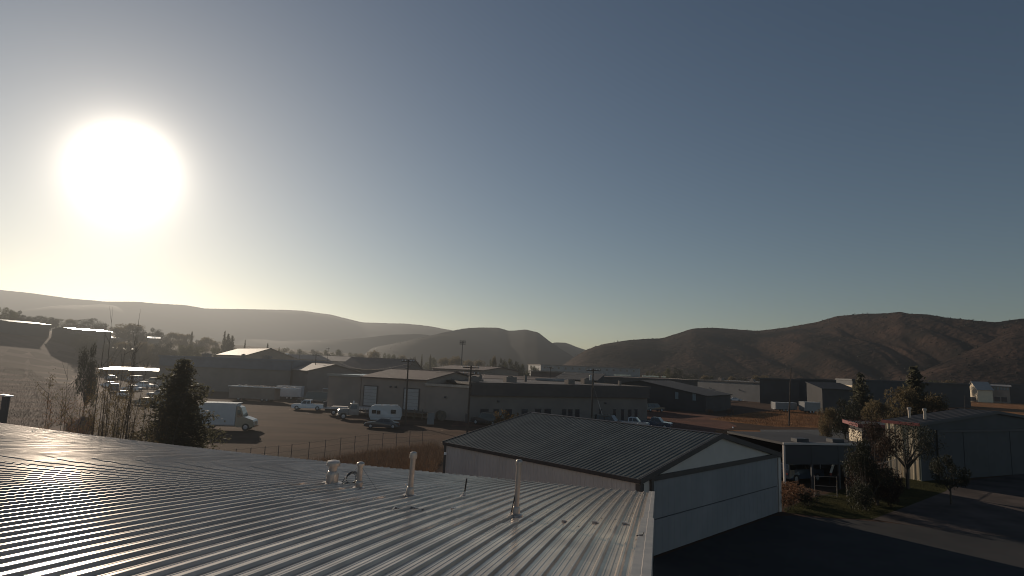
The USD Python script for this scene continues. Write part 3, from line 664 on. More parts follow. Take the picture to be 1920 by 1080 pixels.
B('low_hall', 'low brown hall between the shop roofs and the floodlight mast', 742, 182, 872, 172, 16, 703, 'par', 'brown_fascia', 'brown_roof', rise=1.6)
B('reddish_hall', 'long reddish-brown hall behind the warehouse roof', 872, 166, 1042, 158, 20, 711, 'par', 'brown_roof', 'brown_roof', rise=1.2)
B('small_blue_shed', 'small bluish shed behind the warehouse fascia', 1007, 138, 1040, 136, 8, 712, 'flat', 'blue_roof', 'blue_roof', trim='white_wall', oh=.15)
B('brown_shed', 'brown shed with a flat red-brown roof left of the far school', 996, 235, 1054, 230, 16, 696, 'flat', 'brown_roof', 'brown_roof', trim='tan_roof')
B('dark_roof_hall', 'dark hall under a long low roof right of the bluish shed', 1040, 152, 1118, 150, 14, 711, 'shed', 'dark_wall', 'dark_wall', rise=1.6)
B('strip_roof_hall', 'long dark hall whose roof edge carries bright broken strips', 1112, 186, 1306, 196, 26, 707, 'flat', 'white_wall', 'brown_roof', trim='brown_fascia', band=(.72, 1.0, 'brown_fascia', .3),
  openings=[(.02, .10, 8.05, 8.45, 'strip'), (.20, .36, 8.05, 8.45, 'strip'), (.47, .63, 8.05, 8.45, 'strip'), (.66, .70, 8.05, 8.45, 'strip')])
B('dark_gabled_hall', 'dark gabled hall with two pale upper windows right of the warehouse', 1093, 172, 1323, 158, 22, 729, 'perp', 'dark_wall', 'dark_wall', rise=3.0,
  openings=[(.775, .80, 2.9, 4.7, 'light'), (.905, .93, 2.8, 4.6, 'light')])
B('far_school', 'far pale building with a row of small square windows below the hills', 1014, 430, 1200, 455, 40, 684, 'flat', 'white_wall', 'white_wall', trim='grey_wall',
  openings=[(.03 + .069 * k, .045 + .069 * k, 9.4, 10.7, 'window') for k in range(14)])
WHITE_HALL = B('white_hall', 'pale grey flat hall behind the dark gabled hall', 1300, 262, 1426, 240, 24, 712, 'flat', 'white_wall', 'white_wall', trim='dark_metal', oh=.2,
  openings=[(.26, .268, .2, 8.0, 'lamp'), (.70, .71, .2, 8.0, 'lamp')])
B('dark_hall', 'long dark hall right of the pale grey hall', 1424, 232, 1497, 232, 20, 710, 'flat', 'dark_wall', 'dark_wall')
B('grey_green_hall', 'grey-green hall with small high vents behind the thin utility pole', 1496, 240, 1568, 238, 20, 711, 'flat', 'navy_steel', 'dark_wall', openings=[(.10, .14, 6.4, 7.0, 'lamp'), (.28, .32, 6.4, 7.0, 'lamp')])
B('lit_cream_building', 'cream building whose end wall catches the morning sun', 1567, 212, 1597, 200, 16, 711.5, 'flat', 'navy_steel', 'dark_wall', trim='dark_metal', oh=.1, openings=[(0, 1, 0, 8.0, 'clad'), (.70, .86, 6.2, 7.0, 'window')])
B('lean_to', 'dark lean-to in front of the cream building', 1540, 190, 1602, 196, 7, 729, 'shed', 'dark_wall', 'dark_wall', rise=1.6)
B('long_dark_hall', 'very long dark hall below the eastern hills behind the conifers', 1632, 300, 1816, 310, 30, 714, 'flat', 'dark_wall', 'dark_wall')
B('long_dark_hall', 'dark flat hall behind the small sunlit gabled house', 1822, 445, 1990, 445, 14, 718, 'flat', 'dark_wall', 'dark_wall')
B('sunlit_house', 'narrow sunlit cream house with a white gable', 1812, 436, 1830, 424, 7, 729, 'perp', 'cream_wall', 'white_wall', rise=4.2, oh=.6, openings=[(.2, .8, .1, 2.4, 'door')])
B('two_storey_house', 'two-storey brown building with a pale shed roof at the right', 1858, 430, 1890, 430, 14, 724, 'shed', 'tan_wall', 'white_wall', rise=.9, oh=.9,
  openings=[(.08 + .19 * k, .20 + .19 * k, 7.2, 8.8, 'light') for k in range(5)] + [(.08, .4, .8, 3.2, 'window'), (.5, .8, .8, 3.2, 'window')])
B('cream_office', 'small cream building with a red roof edge beside the bushy dark tree', 1588, 90.5, 1612, 85, 9, 792, 'flat', 'dark_wall', 'dark_wall', trim='red_trim', oh=.55, openings=[(0, 1, 0, 3.25, 'clad')])
def roof_units(bt, spots):
    t, o, e, q, L, h = bt; Mx = np.eye(4); Mx[:3, 0], Mx[:3, 1] = e, q
    for (u, v, sx, sy, sz) in spots:
        c = o + e * L * u + q * v + np.array([0, 0, h + .25])
        un = obj('roof_unit', MB().box(c + [0, 0, sz / 2], (sx, sy, sz), M=Mx).out(), 'grey_wall', t); obj('fan_guard', lathe([(.001, 0), (min(sx, sy) * .36, 0), (min(sx, sy) * .36, .12), (.001, .13)], 12).apply_translation(c + [0, 0, sz]), 'dark_metal', un)
roof_units(WAREHOUSE, [(.07, 5, 1.6, 1.2, .9), (.18, 12, .6, .6, 1.1), (.30, 8, 2.2, 1.4, 1.0), (.47, 14, .5, .5, 1.2), (.62, 6, 1.5, 1.5, .8), (.80, 10, 2.4, 1.4, 1.1), (.92, 5, .5, .5, .9)])
roof_units(SHOP_WING, [(.2, 6, 1.0, .9, .8), (.45, 9, 1.8, 1.2, 1.0), (.62, 9, 1.8, 1.2, 1.0)]); roof_units(LONG_HOUSE, [(.2, 9, 2, 1.6, 1.0), (.45, 12, .8, .8, 1.2), (.7, 8, 2, 1.6, 1.0)]); roof_units(WHITE_HALL, [(.2, 9, 2, 1.6, 1.0), (.6, 12, 1.8, 1.4, 1.0)])
# dock platform in front of the dock shop
_, o, e, q, L, h_ = dock; Mx = np.eye(4); Mx[:3, 0], Mx[:3, 1] = e, q
t = thing('loading_platform', 'low loading platform with a rail under the right dock door', 'platform')
obj('deck', MB().box(o + e * L * .86 - q * 1.3 + [0, 0, 1.02], (L * .5, 2.5, .16), M=Mx).out(), 'weathered_wood', t)
for k in range(5): obj('post', MB().box(o + e * L * (.63 + .115 * k) - q * 2.4 + [0, 0, .8], (.14, .14, 1.9 if k in (0, 4) else 1.6), M=Mx).out(), 'weathered_wood', t)

p = G(807, 797); t = thing('upright_panel', 'pale upright panel leaning by the loading platform left of the warehouse corner pole', 'panel', p, 20); obj('panel', MB().box((0, 0, .95), (1.1, .08, 1.9), M=trimesh.transformations.rotation_matrix(.12, [1, 0, 0])).out(), 'white_wall', t); obj('foot', MB().box((0, .12, .06), (1.1, .5, .1)).out(), 'weathered_wood', t)
p = G(826, 789); t = thing('cable_spool', 'dark wooden cable spool standing by the shop wing wall', 'spool', p, 35); m = lathe([(.001, -.45), (.85, -.45), (.85, -.38), (.4, -.38), (.4, .38), (.85, .38), (.85, .45), (.001, .45)], 20); m.apply_transform(trimesh.transformations.rotation_matrix(math.pi / 2, [1, 0, 0])); m.apply_translation([0, 0, .85]); obj('drum', m, 'weathered_wood', t); obj('hub', MB().tube((0, -.5, .85), (0, .5, .85), .12, .12, 10).out(), 'dark_metal', t)

# carport with a white roof edge beside the hangar
a, b = P(1466, 57.5), P(1622, 63); e = unit(b - a); q = np.array([-e[1], e[0], 0]); L = np.linalg.norm(b - a); Mx = np.eye(4); Mx[:3, 0], Mx[:3, 1] = e, q; hc = ztop(1466, 829, 57.5)
t = thing('carport', 'dark open-fronted carport with a thin white roof edge right of the white hangar', 'carport')
obj('roof', MB().box(a + e * L / 2 + q * 4.4 + [0, 0, hc - .12], (L, 8.6, .2), M=Mx).out(), 'dark_wall', t)
obj('roof_edge', MB().box(a + e * L / 2 + [0, 0, hc - .1], (L + .1, .12, .18), M=Mx).out(), 'white_steel', t)
obj('front_fascia', MB().box(a + e * L / 2 + q * .1 + [0, 0, hc - 1.05], (L - .05, .08, 1.65), M=Mx).out(), 'dark_metal', t)
obj('back_wall', MB().box(a + e * L / 2 + q * 8.6 + [0, 0, hc / 2 - .15], (L, .15, hc - .3), M=Mx).out(), 'dark_wall', t)
obj('side_wall', MB().box(a + e * (L - .08) + q * 4.4 + [0, 0, hc / 2 - .15], (.15, 8.4, hc - .3), M=Mx).out(), 'dark_wall', t)
for k in range(4): obj('post', MB().box(a + e * (.1 + k * (L - .4) / 3) + q * .12 + [0, 0, (hc - .3) / 2], (.16, .16, hc - .24), M=Mx).out(), 'white_steel' if k == 0 else 'dark_metal', t)
for k in range(7):
    obj('brace', MB().tube(a + e * (.6 + k * L / 7.2) + q * .4 + [0, 0, hc - .35], a + e * (2.0 + k * L / 7.2) + q * 3.2 + [0, 0, hc - 1.3], .05, .05, 5).out(), 'dark_metal', t)
for px in (1487, 1598):
    s = float((P(px, 60) - a) @ e); obj('roof_hatch', MB().box(a + e * s + q * .8 + [0, 0, hc + .12], (1.2, .8, .32), M=Mx).out(), 'dark_metal', t)

# ------------------------------------------------------------------ vehicles (x forward, wheels on z = 0)
def wheels(t, xs, r, y, w=.24):
    for x in xs:
        for s in (-1, 1):
            m = lathe([(.001, -w / 2), (r * .55, -w / 2), (r * .6, -w / 2 - .01), (r * .93, -w / 2), (r, -w / 2 + .04), (r, w / 2 - .04), (r * .93, w / 2), (r * .6, w / 2 + .01), (r * .55, w / 2), (.001, w / 2)], 18)
            m.apply_transform(trimesh.transformations.rotation_matrix(math.pi / 2, [1, 0, 0])); m.apply_translation([x, s * y, r])
            wh_ = obj('wheel', m, 'rubber', t)
            m2 = lathe([(.001, w / 2 + .02), (r * .35, w / 2 + .015), (r * .56, w / 2 + .004)], 14); m2.apply_transform(trimesh.transformations.rotation_matrix(math.pi / 2 * (-1 if s > 0 else 1), [1, 0, 0])); m2.apply_translation([x, s * y, r])
            obj('rim', m2, 'silver_paint', wh_)

def shell(profile, hw, taper=()):
    """Side outline pushed across the vehicle; taper: (z, half-width factor) pairs."""
    from shapely.geometry import Polygon
    po = Polygon(profile).buffer(-.04).buffer(.04)
    m = trimesh.creation.extrude_polygon(po, 2 * hw); v = np.c_[m.vertices[:, 0], hw - m.vertices[:, 2], m.vertices[:, 1]]
    if len(taper):
        zz, kk = np.array(taper).T; v[:, 1] *= np.interp(v[:, 2], zz, kk)
    f = m.faces
    m = trimesh.Trimesh(v, f, process=False)
    if m.volume < 0: m.invert()
    return m

def side_glass(t, quads, hw, taper, mat='car_glass'):
    zz, kk = np.array(taper).T
    for qd in quads:
        for s in (-1, 1):
            m = MB(); p = [np.array([x, s * (hw * np.interp(z, zz, kk) + .012), z]) for x, z in qd]
            p2 = [x - np.array([0, s * .03, 0]) for x in p]
            n = len(p); m.add(p + p2, [[0, i, i + 1] if s < 0 else [0, i + 1, i] for i in range(1, n - 1)] + [[i, (i + 1) % n, n + i] for i in range(n)] + [[(i + 1) % n, n + (i + 1) % n, n + i] for i in range(n)])
            obj('window', m.out(), mat, t)

def cross_glass(t, a, b, hw, taper, name='windshield', off=.012):
    zz, kk = np.array(taper).T; (x0, z0), (x1, z1) = a, b; d = unit([z1 - z0, 0, -(x1 - x0)]); d = d if d[0] * (1 if name == 'windshield' else -1) > 0 else -d
    p = [np.array([x0, -hw * np.interp(z0, zz, kk) * .92, z0]), np.array([x0, hw * np.interp(z0, zz, kk) * .92, z0]), np.array([x1, hw * np.interp(z1, zz, kk) * .90, z1]), np.array([x1, -hw * np.interp(z1, zz, kk) * .90, z1])]
    m = MB(); p = [k + d * off for k in p]; m.quad(*p); m.quad(*[k - d * .03 for k in p[::-1]])
    obj(name, m.out(), 'car_glass', t)

def lights(t, x, y, z, sz=(.08, .3, .16), back=None):
    for s in (-1, 1):
        obj('headlight', MB().box((x, s * y, z), sz).out(), 'headlight_glass', t)
        if back: obj('tail_light', MB().box((back, s * y, z), sz).out(), 'red_paint', t)

def sedan(t, paint, L=4.6, hgt=1.42):
    h = L / 2; tp = [(0, .97), (.7, 1), (.92, .97), (hgt, .76)]
    obj('body', shell([(-h, .35), (-h + .05, .82), (-h + .75, .93), (-h + 1.35, hgt - .06), (-h + 1.9, hgt), (.15, hgt), (.95, .95), (h - .35, .80), (h, .62), (h, .32), (h - .4, .2), (-h + .4, .2)], .88, tp), paint, t)
    side_glass(t, [[(-h + 1.2, .97), (-h + 1.55, hgt - .12), (-.3, hgt - .09), (-.3, .97)], [(-.22, .97), (-.22, hgt - .09), (.12, hgt - .09), (.78, .97)]], .88, tp)
    cross_glass(t, (.93, .97), (.2, hgt - .03), .88, tp); cross_glass(t, (-h + .80, .96), (-h + 1.33, hgt - .09), .88, tp, 'rear_window')
    wheels(t, (-h + .85, h - .9), .33, .78, .22); lights(t, h - .06, .62, .64, back=-h + .02)
    obj('bumper', MB().box((h, 0, .38), (.12, 1.6, .2)).out(), 'dark_metal', t); obj('bumper', MB().box((-h, 0, .42), (.12, 1.6, .2)).out(), 'dark_metal', t)

def pickup(t, paint, L=5.7, hgt=1.85):
    h = L / 2; tp = [(0, .97), (.8, 1), (1.12, .98), (hgt, .80)]
    obj('body', shell([(-h, .5), (-h, 1.15), (-.55, 1.15), (-.5, hgt - .06), (-.35, hgt), (.75, hgt), (1.35, 1.16), (h - .15, 1.06), (h, .9), (h, .45), (h - .3, .36), (-h + .2, .4)], .95, tp), paint, t)
    obj('bed', MB().box((-h + 1.15, 0, 1.156), (2.0, 1.55, .012)).out(), 'dark_metal', t)
    side_glass(t, [[(-.38, 1.2), (-.36, hgt - .14), (.15, hgt - .12), (.15, 1.2)], [(.23, 1.2), (.23, hgt - .12), (.70, hgt - .12), (1.2, 1.2)]], .95, tp)
    cross_glass(t, (1.32, 1.2), (.79, hgt - .05), .95, tp); cross_glass(t, (-.54, 1.24), (-.5, hgt - .12), .95, tp, 'rear_window')
    wheels(t, (-h + 1.15, h - 1.0), .40, .84, .26); lights(t, h - .04, .7, .88, back=-h)
    obj('bumper', MB().box((h + .03, 0, .52), (.14, 1.8, .2)).out(), 'chrome', t); obj('bumper', MB().box((-h - .03, 0, .55), (.14, 1.8, .2)).out(), 'chrome', t)

def suv(t, paint, L=5.2, hgt=2.0, hood=1.35):
    h = L / 2; tp = [(0, .97), (.8, 1), (1.15, .98), (hgt, .82)]
    obj('body', shell([(-h, .45), (-h, 1.2), (-h + .2, hgt - .05), (-h + .5, hgt), (h - hood - .6, hgt), (h - hood, 1.18), (h - .15, 1.06), (h, .85), (h, .42), (h - .3, .34), (-h + .2, .38)], .95, tp), paint, t)
    x0, x1 = -h + .35, h - hood - .72; w = (x1 - x0) / 3
    side_glass(t, [[(x0 + w * k + .04, 1.2), (x0 + w * k + .04, hgt - .14), (x0 + w * (k + 1) - .04, hgt - .14), (x0 + w * (k + 1) - .04 + (.32 if k == 2 else 0), 1.2)] for k in range(3)], .95, tp)
    cross_glass(t, (h - hood - .04, 1.22), (h - hood - .57, hgt - .06), .95, tp); cross_glass(t, (-h + .02, 1.25), (-h + .18, hgt - .12), .95, tp, 'rear_window')
    wheels(t, (-h + 1.0, h - 1.0), .40, .84, .26); lights(t, h - .04, .7, .86, back=-h)
    obj('bumper', MB().box((h + .03, 0, .5), (.14, 1.8, .22)).out(), 'dark_metal', t)

def box_truck(t):
    tp = [(0, 1), (3.5, 1)]
    obj('cargo_box', MB().box((-1.25, 0, 2.02), (4.5, 2.3, 2.75)).out(), 'van_white', t)
    for s in (-1, 1): obj('side_rail', MB().box((-1.25, s * 1.17, .72), (4.5, .05, .16)).out(), 'silver_paint', t)
    obj('box_roof', MB().box((-1.2, 0, 3.42), (4.7, 2.34, .07)).out(), 'white_paint', t)
    obj('cab', shell([(1.03, .55), (1.03, 3.1), (1.55, 2.95), (2.05, 1.75), (3.15, 1.38), (3.3, 1.15), (3.3, .55), (2.9, .42), (1.3, .42)], 1.02, [(0, .97), (1.5, 1), (3.1, .86)]), 'tan_paint', t)
    tp = [(0, .97), (1.5, 1), (3.1, .86)]
    side_glass(t, [[(1.2, 1.75), (1.2, 2.6), (1.52, 2.6), (1.9, 1.75)]], 1.02, tp); cross_glass(t, (2.03, 1.80), (1.58, 2.88), 1.02, tp)
    wheels(t, (-2.3, 2.35), .46, .9, .28); lights(t, 3.29, .75, .98)
    obj('bumper', MB().box((3.36, 0, .58), (.14, 2.0, .22)).out(), 'chrome', t)
    obj('chassis', MB().box((-.2, 0, .52), (6.0, .9, .16)).out(), 'dark_metal', t)

def old_truck(t):
    tp = [(0, .95), (1.3, 1), (1.7, .95), (2.6, .82)]
    obj('cab', shell([(-.3, .7), (-.3, 2.4), (-.1, 2.55), (.95, 2.55), (1.3, 1.75), (1.35, .7)], 1.0, tp), 'truck_grey', t)
    obj('hood', shell([(1.3, .75), (1.3, 1.72), (2.7, 1.62), (2.95, 1.4), (2.95, .75)], .78, [(0, 1), (1.4, 1), (1.75, .85)]), 'truck_grey', t)
    for s in (-1, 1): obj('fender', shell([(1.35, .72), (1.45, 1.15), (1.8, 1.32), (2.4, 1.32), (2.85, 1.05), (2.95, .7), (2.7, .7), (2.5, 1.0), (1.9, 1.05), (1.6, .75)], .2).apply_translation([0, s * .92, 0]), 'truck_grey', t)
    side_glass(t, [[(.05, 1.75), (.05, 2.3), (.5, 2.3), (.5, 1.75)], [(.58, 1.75), (.58, 2.3), (.88, 2.3), (1.1, 1.75)]], 1.0, tp); cross_glass(t, (1.29, 1.78), (1.0, 2.45), 1.0, tp)
    obj('flatbed', MB().box((-2.2, 0, 1.05), (3.7, 2.3, .18)).out(), 'weathered_wood', t)
    for k in range(5): obj('stake', MB().box((-3.9 + k * .85, 1.1, 1.45), (.08, .06, .7)).out(), 'weathered_wood', t); obj('stake', MB().box((-3.9 + k * .85, -1.1, 1.45), (.08, .06, .7)).out(), 'weathered_wood', t)
    obj('roof_light', MB().tube((.5, 0, 2.54), (.5, 0, 2.95), .06, .09, 8).out(), 'lamp_white', t)
    wheels(t, (-2.4, 2.15), .52, .92, .3); lights(t, 2.94, .78, 1.12, (.1, .22, .22))
    obj('bumper', MB().box((3.05, 0, .68), (.14, 2.1, .24)).out(), 'truck_grey', t); obj('chassis', MB().box((-.6, 0, .82), (6.6, .8, .2)).out(), 'dark_metal', t)

def camper(t):
    hw = 1.1; pr = [(-2.35, .55), (-2.55, 1.2), (-2.45, 2.1), (-2.1, 2.55), (-1.4, 2.75), (1.7, 2.75), (2.25, 2.55), (2.5, 2.0), (2.5, 1.2), (2.2, .5)]; tp = [(0, .95), (1, 1), (2.3, 1), (2.75, .88)]
    obj('body', shell(pr, hw, tp), 'van_white', t)
    side_glass(t, [[(1.4, 1.45), (1.4, 2.0), (2.05, 2.0), (2.05, 1.45)], [(.75, 1.35), (.75, 1.95), (1.3, 1.95), (1.3, 1.35)], [(-1.6, 1.5), (-1.6, 2.1), (-.85, 2.1), (-.85, 1.5)]], hw, tp)
    obj('stripe', MB().box((0, 0, .92), (4.7, 2.22, .10)).out(), 'silver_paint', t)
    for k in range(3): obj('roof_vent', MB().box((-1.4 + 1.35 * k, 0, 2.79), (.9, .6, .09)).out(), 'white_paint', t)
    obj('hitch', MB().tube((2.3, .5, .5), (3.5, 0, .5), .05, .05, 6).tube((2.3, -.5, .5), (3.5, 0, .5), .05, .05, 6).out(), 'dark_metal', t)
    wheels(t, (-.3,), .34, 1.0, .22)

def cargo_trailer(t, mat, L=6.0, hgt=2.6):
    obj('box', MB().box((0, 0, .65 + hgt / 2), (L, 2.3, hgt)).out(), mat, t)
    obj('roof', MB().box((0, 0, .67 + hgt + .02), (L + .1, 2.36, .06)).out(), 'white_paint', t)
    for s in (-1, 1):
        for k in (-1, 1): obj('corner_post', MB().box((s * (L / 2 + .012), k * 1.15, .65 + hgt / 2), (.06, .08, hgt)).out(), 'silver_paint', t)
    obj('hitch', MB().tube((L / 2, 0, .6), (L / 2 + 1.2, 0, .55), .06, .06, 6).out(), 'dark_metal', t)
    obj('chassis', MB().box((0, 0, .56), (L, 1.2, .16)).out(), 'dark_metal', t); wheels(t, (-.6, .35), .36, 1.0, .22)

def flatbed(t, L=9.0):
    obj('deck', MB().box((0, 0, 1.15), (L, 2.4, .22)).out(), 'silver_paint', t); obj('load', MB().box((-.5, 0, 1.36), (L * .8, 2.2, .2)).out(), 'white_steel', t)
    obj('headboard', MB().box((L / 2 - .1, 0, 1.75), (.12, 2.3, 1.0)).out(), 'dark_metal', t); obj('chassis', MB().box((0, 0, .8), (L * .95, 1.0, .45)).out(), 'dark_metal', t); wheels(t, (-3.2, -2.2, 2.4), .45, .95, .26)

def motorhome(t):
    tp = [(0, .97), (1, 1), (3.0, .95)]
    obj('body', shell([(-3.3, .6), (-3.4, 2.8), (-3.1, 3.05), (2.0, 3.05), (2.7, 2.7), (2.4, 2.1), (2.9, 1.35), (3.5, 1.2), (3.55, .6)], 1.15, tp), 'white_paint', t)
    side_glass(t, [[(-2.4, 1.7), (-2.4, 2.3), (-1.2, 2.3), (-1.2, 1.7)], [(-.4, 1.7), (-.4, 2.3), (.8, 2.3), (.8, 1.7)], [(1.6, 1.45), (1.6, 2.05), (2.25, 2.05), (2.6, 1.45)]], 1.15, tp)
    cross_glass(t, (2.86, 1.42), (2.44, 2.05), 1.15, tp); wheels(t, (-1.9, 2.5), .42, .98, .26); lights(t, 3.5, .8, .95)

def vehicle(name, label, cat, make, px, py, az, group=None, base=None, dist=None, scale=None):
    p = P(px, dist) if dist else G(px, py)
    if base is not None: return copy_of(base, name, label, cat, p + [0, 0, .03], 90 - az, group, scale)
    t = thing(name, label, cat, p + [0, 0, .03], 90 - az, group, scale); make(t); return t

V = vehicle
V('box_truck', 'white box truck with a tan cab parked beside the big spruce', 'truck', box_truck, 428, 806, 82)
V('pickup_truck', 'white pickup truck parked in front of the dark van', 'pickup', lambda t: pickup(t, 'white_paint', 5.9, 1.9), 578, 769, -96)
V('dark_van', 'large dark van behind the white pickup truck', 'van', lambda t: suv(t, 'dark_paint', 6.6, 2.55, 1.3), 588, 757, -97)
V('old_truck', 'old grey flatbed truck with a big rounded hood left of the camper', 'truck', old_truck, 667, 786, -112)
V('camper_trailer', 'rounded white camper trailer with small dark windows', 'camper', camper, 722, 793, -98, dist=None)
V('sedan', 'dark sedan with a glinting headlight in front of the camper trailer', 'car', lambda t: sedan(t, 'dark_paint', 4.9), 716, 803, -97)
V('cargo_trailer', 'pale cargo trailer behind the dark van', 'trailer', lambda t: cargo_trailer(t, 'van_white', 5.6, 2.4), 543, 749, -94)
V('flatbed_trailer', 'flatbed trailer with a pale load behind the old truck', 'trailer', lambda t: flatbed(t, 8.5), 660, 768, -95, dist=109)
V('cargo_trailer', 'small pale-topped trailer just right of the dark van', 'trailer', lambda t: cargo_trailer(t, 'grey_wall', 2.6, 2.1), 616, 752, -95)
tr = thing('long_trailer', 'long low trailer with a pale cluttered top left of the cargo trailer', 'trailer', P(482, 142) + [0, 0, .02], 90 + 83)
obj('box', MB().box((0, 0, 1.75), (10.5, 2.4, 2.5)).out(), 'tan_wall', tr); obj('roof', MB().box((-2.2, 0, 3.05), (15.5, 2.6, .14)).out(), 'white_paint', tr); wheels(tr, (-3.5, -2.5, 3), .45, 1.0, .26)
r_ = random.Random(5)
for k in range(14): obj('roof_clutter', MB().box((-9 + k * .95 + r_.uniform(-.2, .2), r_.uniform(-.6, .6), 3.2), (r_.uniform(.2, .9), r_.uniform(.3, .9), r_.uniform(.1, .4)), rz=r_.uniform(0, 3)).out(), r_.choice(['white_steel', 'tan_wall', 'galv_plain']), tr)
# the lot behind the saplings
lot = [('pickup', 270, 728, -80, 'white_paint', 'white pickup truck in the lot behind the saplings'), ('sedan', 306, 729, -84, 'silver_paint', 'silver sedan beside the white pickup in the lot behind the saplings'),
       ('suv', 286, 720, -100, 'tan_paint', 'tan van behind the white pickup and silver sedan'), ('sedan', 207, 712, -60, 'silver_paint', 'silver sedan farthest left in the lot behind the saplings'),
       ('suv', 213, 735, -35, 'blue_paint', 'blue van at the left of the lot behind the saplings'), ('sedan', 229, 745, -40, 'white_paint', 'white sedan nearest to the field behind the saplings'),
       ('sedan', 272, 760, -75, 'tan_paint', 'tan sedan low in front of the lot behind the saplings'), ('sedan', 300, 762, -88, 'silver_paint', 'silver sedan beside the tan one low in the lot'),
       ('pickup', 304, 746, -92, 'silver_paint', 'silver pickup truck in the second row of the lot'), ('sedan', 400, 722, -80, 'white_paint', 'white sedan behind the row of junk vehicles'), ('pickup', 452, 736, -85, 'white_paint', 'white pickup truck just left of the long low trailer'), ('suv', 390, 729, -70, 'dark_paint', 'dark van left in the row of junk vehicles'),
       ('pickup', 412, 731, -60, 'tan_paint', 'tan pickup truck in the middle of the row of junk vehicles'), ('suv', 433, 731, -75, 'truck_grey', 'grey van right in the row of junk vehicles'),
       ('sedan', 247, 733, -85, 'white_paint', 'white sedan left of the white pickup in the lot behind the saplings'), ('suv', 250, 716, -78, 'silver_paint', 'silver van at the back of the lot before the long shed'), ('sedan', 205, 726, -70, 'white_paint', 'white sedan left of the blue van in the lot'), ('pickup', 322, 710, -95, 'white_paint', 'white pickup truck at the back right of the lot')]
mk = {'pickup': pickup, 'sedan': sedan, 'suv': suv}
for k, (kind, px, py, az, paint, lab) in enumerate(lot):
    V('parked_' + {'suv': 'van', 'sedan': 'sedan', 'pickup': 'pickup'}[kind], lab, {'suv': 'van', 'sedan': 'car', 'pickup': 'pickup'}[kind], lambda t: mk[kind](t, paint), px, py, az)
# cars by the warehouse and to the right
for kind, px, py, az, paint, lab in [('suv', 913, 797, -60, 'dark_paint', 'dark van at the left corner of the dark-fascia warehouse'), ('sedan', 1060, 799, 95, 'silver_paint', 'silver sedan left of the braced utility pole by the warehouse'),
        ('sedan', 1085, 801, 92, 'dark_paint', 'dark sedan just left of the braced utility pole'), ('suv', 1142, 801, 120, 'dark_paint', 'dark van right of the braced utility pole'), ('pickup', 1185, 803, 110, 'silver_paint', 'silver pickup at the right end of the warehouse'),
        ('pickup', 1228, 803, 118, 'blue_paint', 'dark blue pickup on the dirt lane by the warehouse corner'), ('suv', 1226, 772, 70, 'dark_paint', 'dark van parked against the dark gabled hall'),
        ('sedan', 1378, 752, 100, 'white_paint', 'white-roofed car in front of the pale grey hall'), ('suv', 1354, 753, 100, 'dark_paint', 'dark van left of the white-roofed car'), ('sedan', 1882, 752, 115, 'white_paint', 'white sedan in front of the two-storey building'),
        ('suv', 1766, 757, 20, 'white_paint', 'white van catching the sun above the dark hangar roof')]:
    V('parked_' + {'suv': 'van', 'sedan': 'sedan', 'pickup': 'pickup'}[kind], lab, {'suv': 'van', 'sedan': 'car', 'pickup': 'pickup'}[kind], lambda t: mk[kind](t, paint), px, py, az)
V('carport_car', 'dark blue car standing under the carport', 'car', lambda t: suv(t, 'blue_paint', 5.0, 1.75, 1.4), 1496, 902, 62)
V('carport_trailer', 'dark closed trailer under the right end of the carport', 'trailer', lambda t: cargo_trailer(t, 'dark_paint', 4.2, 1.5), 1586, 902, 60)
V('motorhome', 'white motorhome at the far right edge', 'motorhome', motorhome, 1912, 752, -75)
V('cargo_trailer', 'white box trailer left of the thin utility pole by the far fence', 'trailer', lambda t: cargo_trailer(t, 'white_wall', 6.2, 1.8), 1468, 748, 85, dist=185)
V('cargo_trailer', 'taller white box trailer right of the thin utility pole', 'trailer', lambda t: cargo_trailer(t, 'white_wall', 4.8, 2.3), 1516, 748, 80, dist=185)

# ------------------------------------------------------------------ poles, wires, fences
def pole(label, px, py, top, pxt=None, arm=1.2, r=.15, arms=1, dist=None, rot=0.0, extra=None, group='utility poles'):
    p = P(px, dist) if dist else G(px, py); d = math.hypot(p[0], p[1]); pxt = px if pxt is None else pxt
    h = ztop(pxt, top, d) - p[2]; tp = P(pxt, d) - p; lean = np.array([tp[0], tp[1], h]); lean[:2] *= .7
    t = thing('utility_pole', label, 'pole', p)
    obj('pole', MB().tube((0, 0, -.4), lean, r, r * .62, 10).out(), 'wood_pole', t)
    c, s = math.cos(rot), math.sin(rot)
    for k in range(arms):
        z = lean * (1 - (.25 + .9 * k) / h)
        if arm: obj('crossarm', MB().box(z + [0, -.16, 0], (2 * arm, .1, .13), rz=0, M=trimesh.transformations.rotation_matrix(rot, [0, 0, 1])).out(), 'wood_pole', t)
        for q in (-.9, -.45, .45, .9):
            if arm: obj('insulator', MB().tube(z + [c * q * arm, s * q * arm - .16, .06], z + [c * q * arm, s * q * arm - .16, .26], .035, .05, 6).out(), 'lamp_white', t)
    if extra == 'transformer': obj('transformer', lathe([(.001, 0), (.24, 0), (.25, .05), (.25, .75), (.2, .85), (.001, .87)], 14).apply_translation(lean * .80 + [-.42, -.05, 0]), 'silver_paint', t)
    if extra == 'box': obj('meter_box', MB().box(lean * .2 + [-.22, -.2, .3], (.35, .25, 1.3)).out(), 'dark_metal', t)
    return p + lean, t
pa, _ = pole('wooden utility pole standing in front of the bright-ridged gabled shop', 588, 742, 664, 590, .9, .13)
pb, _ = pole('tall wooden utility pole between the two dock doors', 760, 796, 675, 764, 1.0, .16)
pc, _ = pole('tall wooden utility pole with a box low on it at the warehouse corner', 876, 814, 686, 884, 1.15, .17, extra='box', arms=2)
pd, pdt = pole('wooden utility pole with transformer and guy wire in front of the warehouse', 1109, 800, 692, 1113, 1.2, .17, extra='transformer')
pe, _ = pole('thin wooden utility pole standing in the dry grass', 1479, 799, 690, 1486, 0, .15)
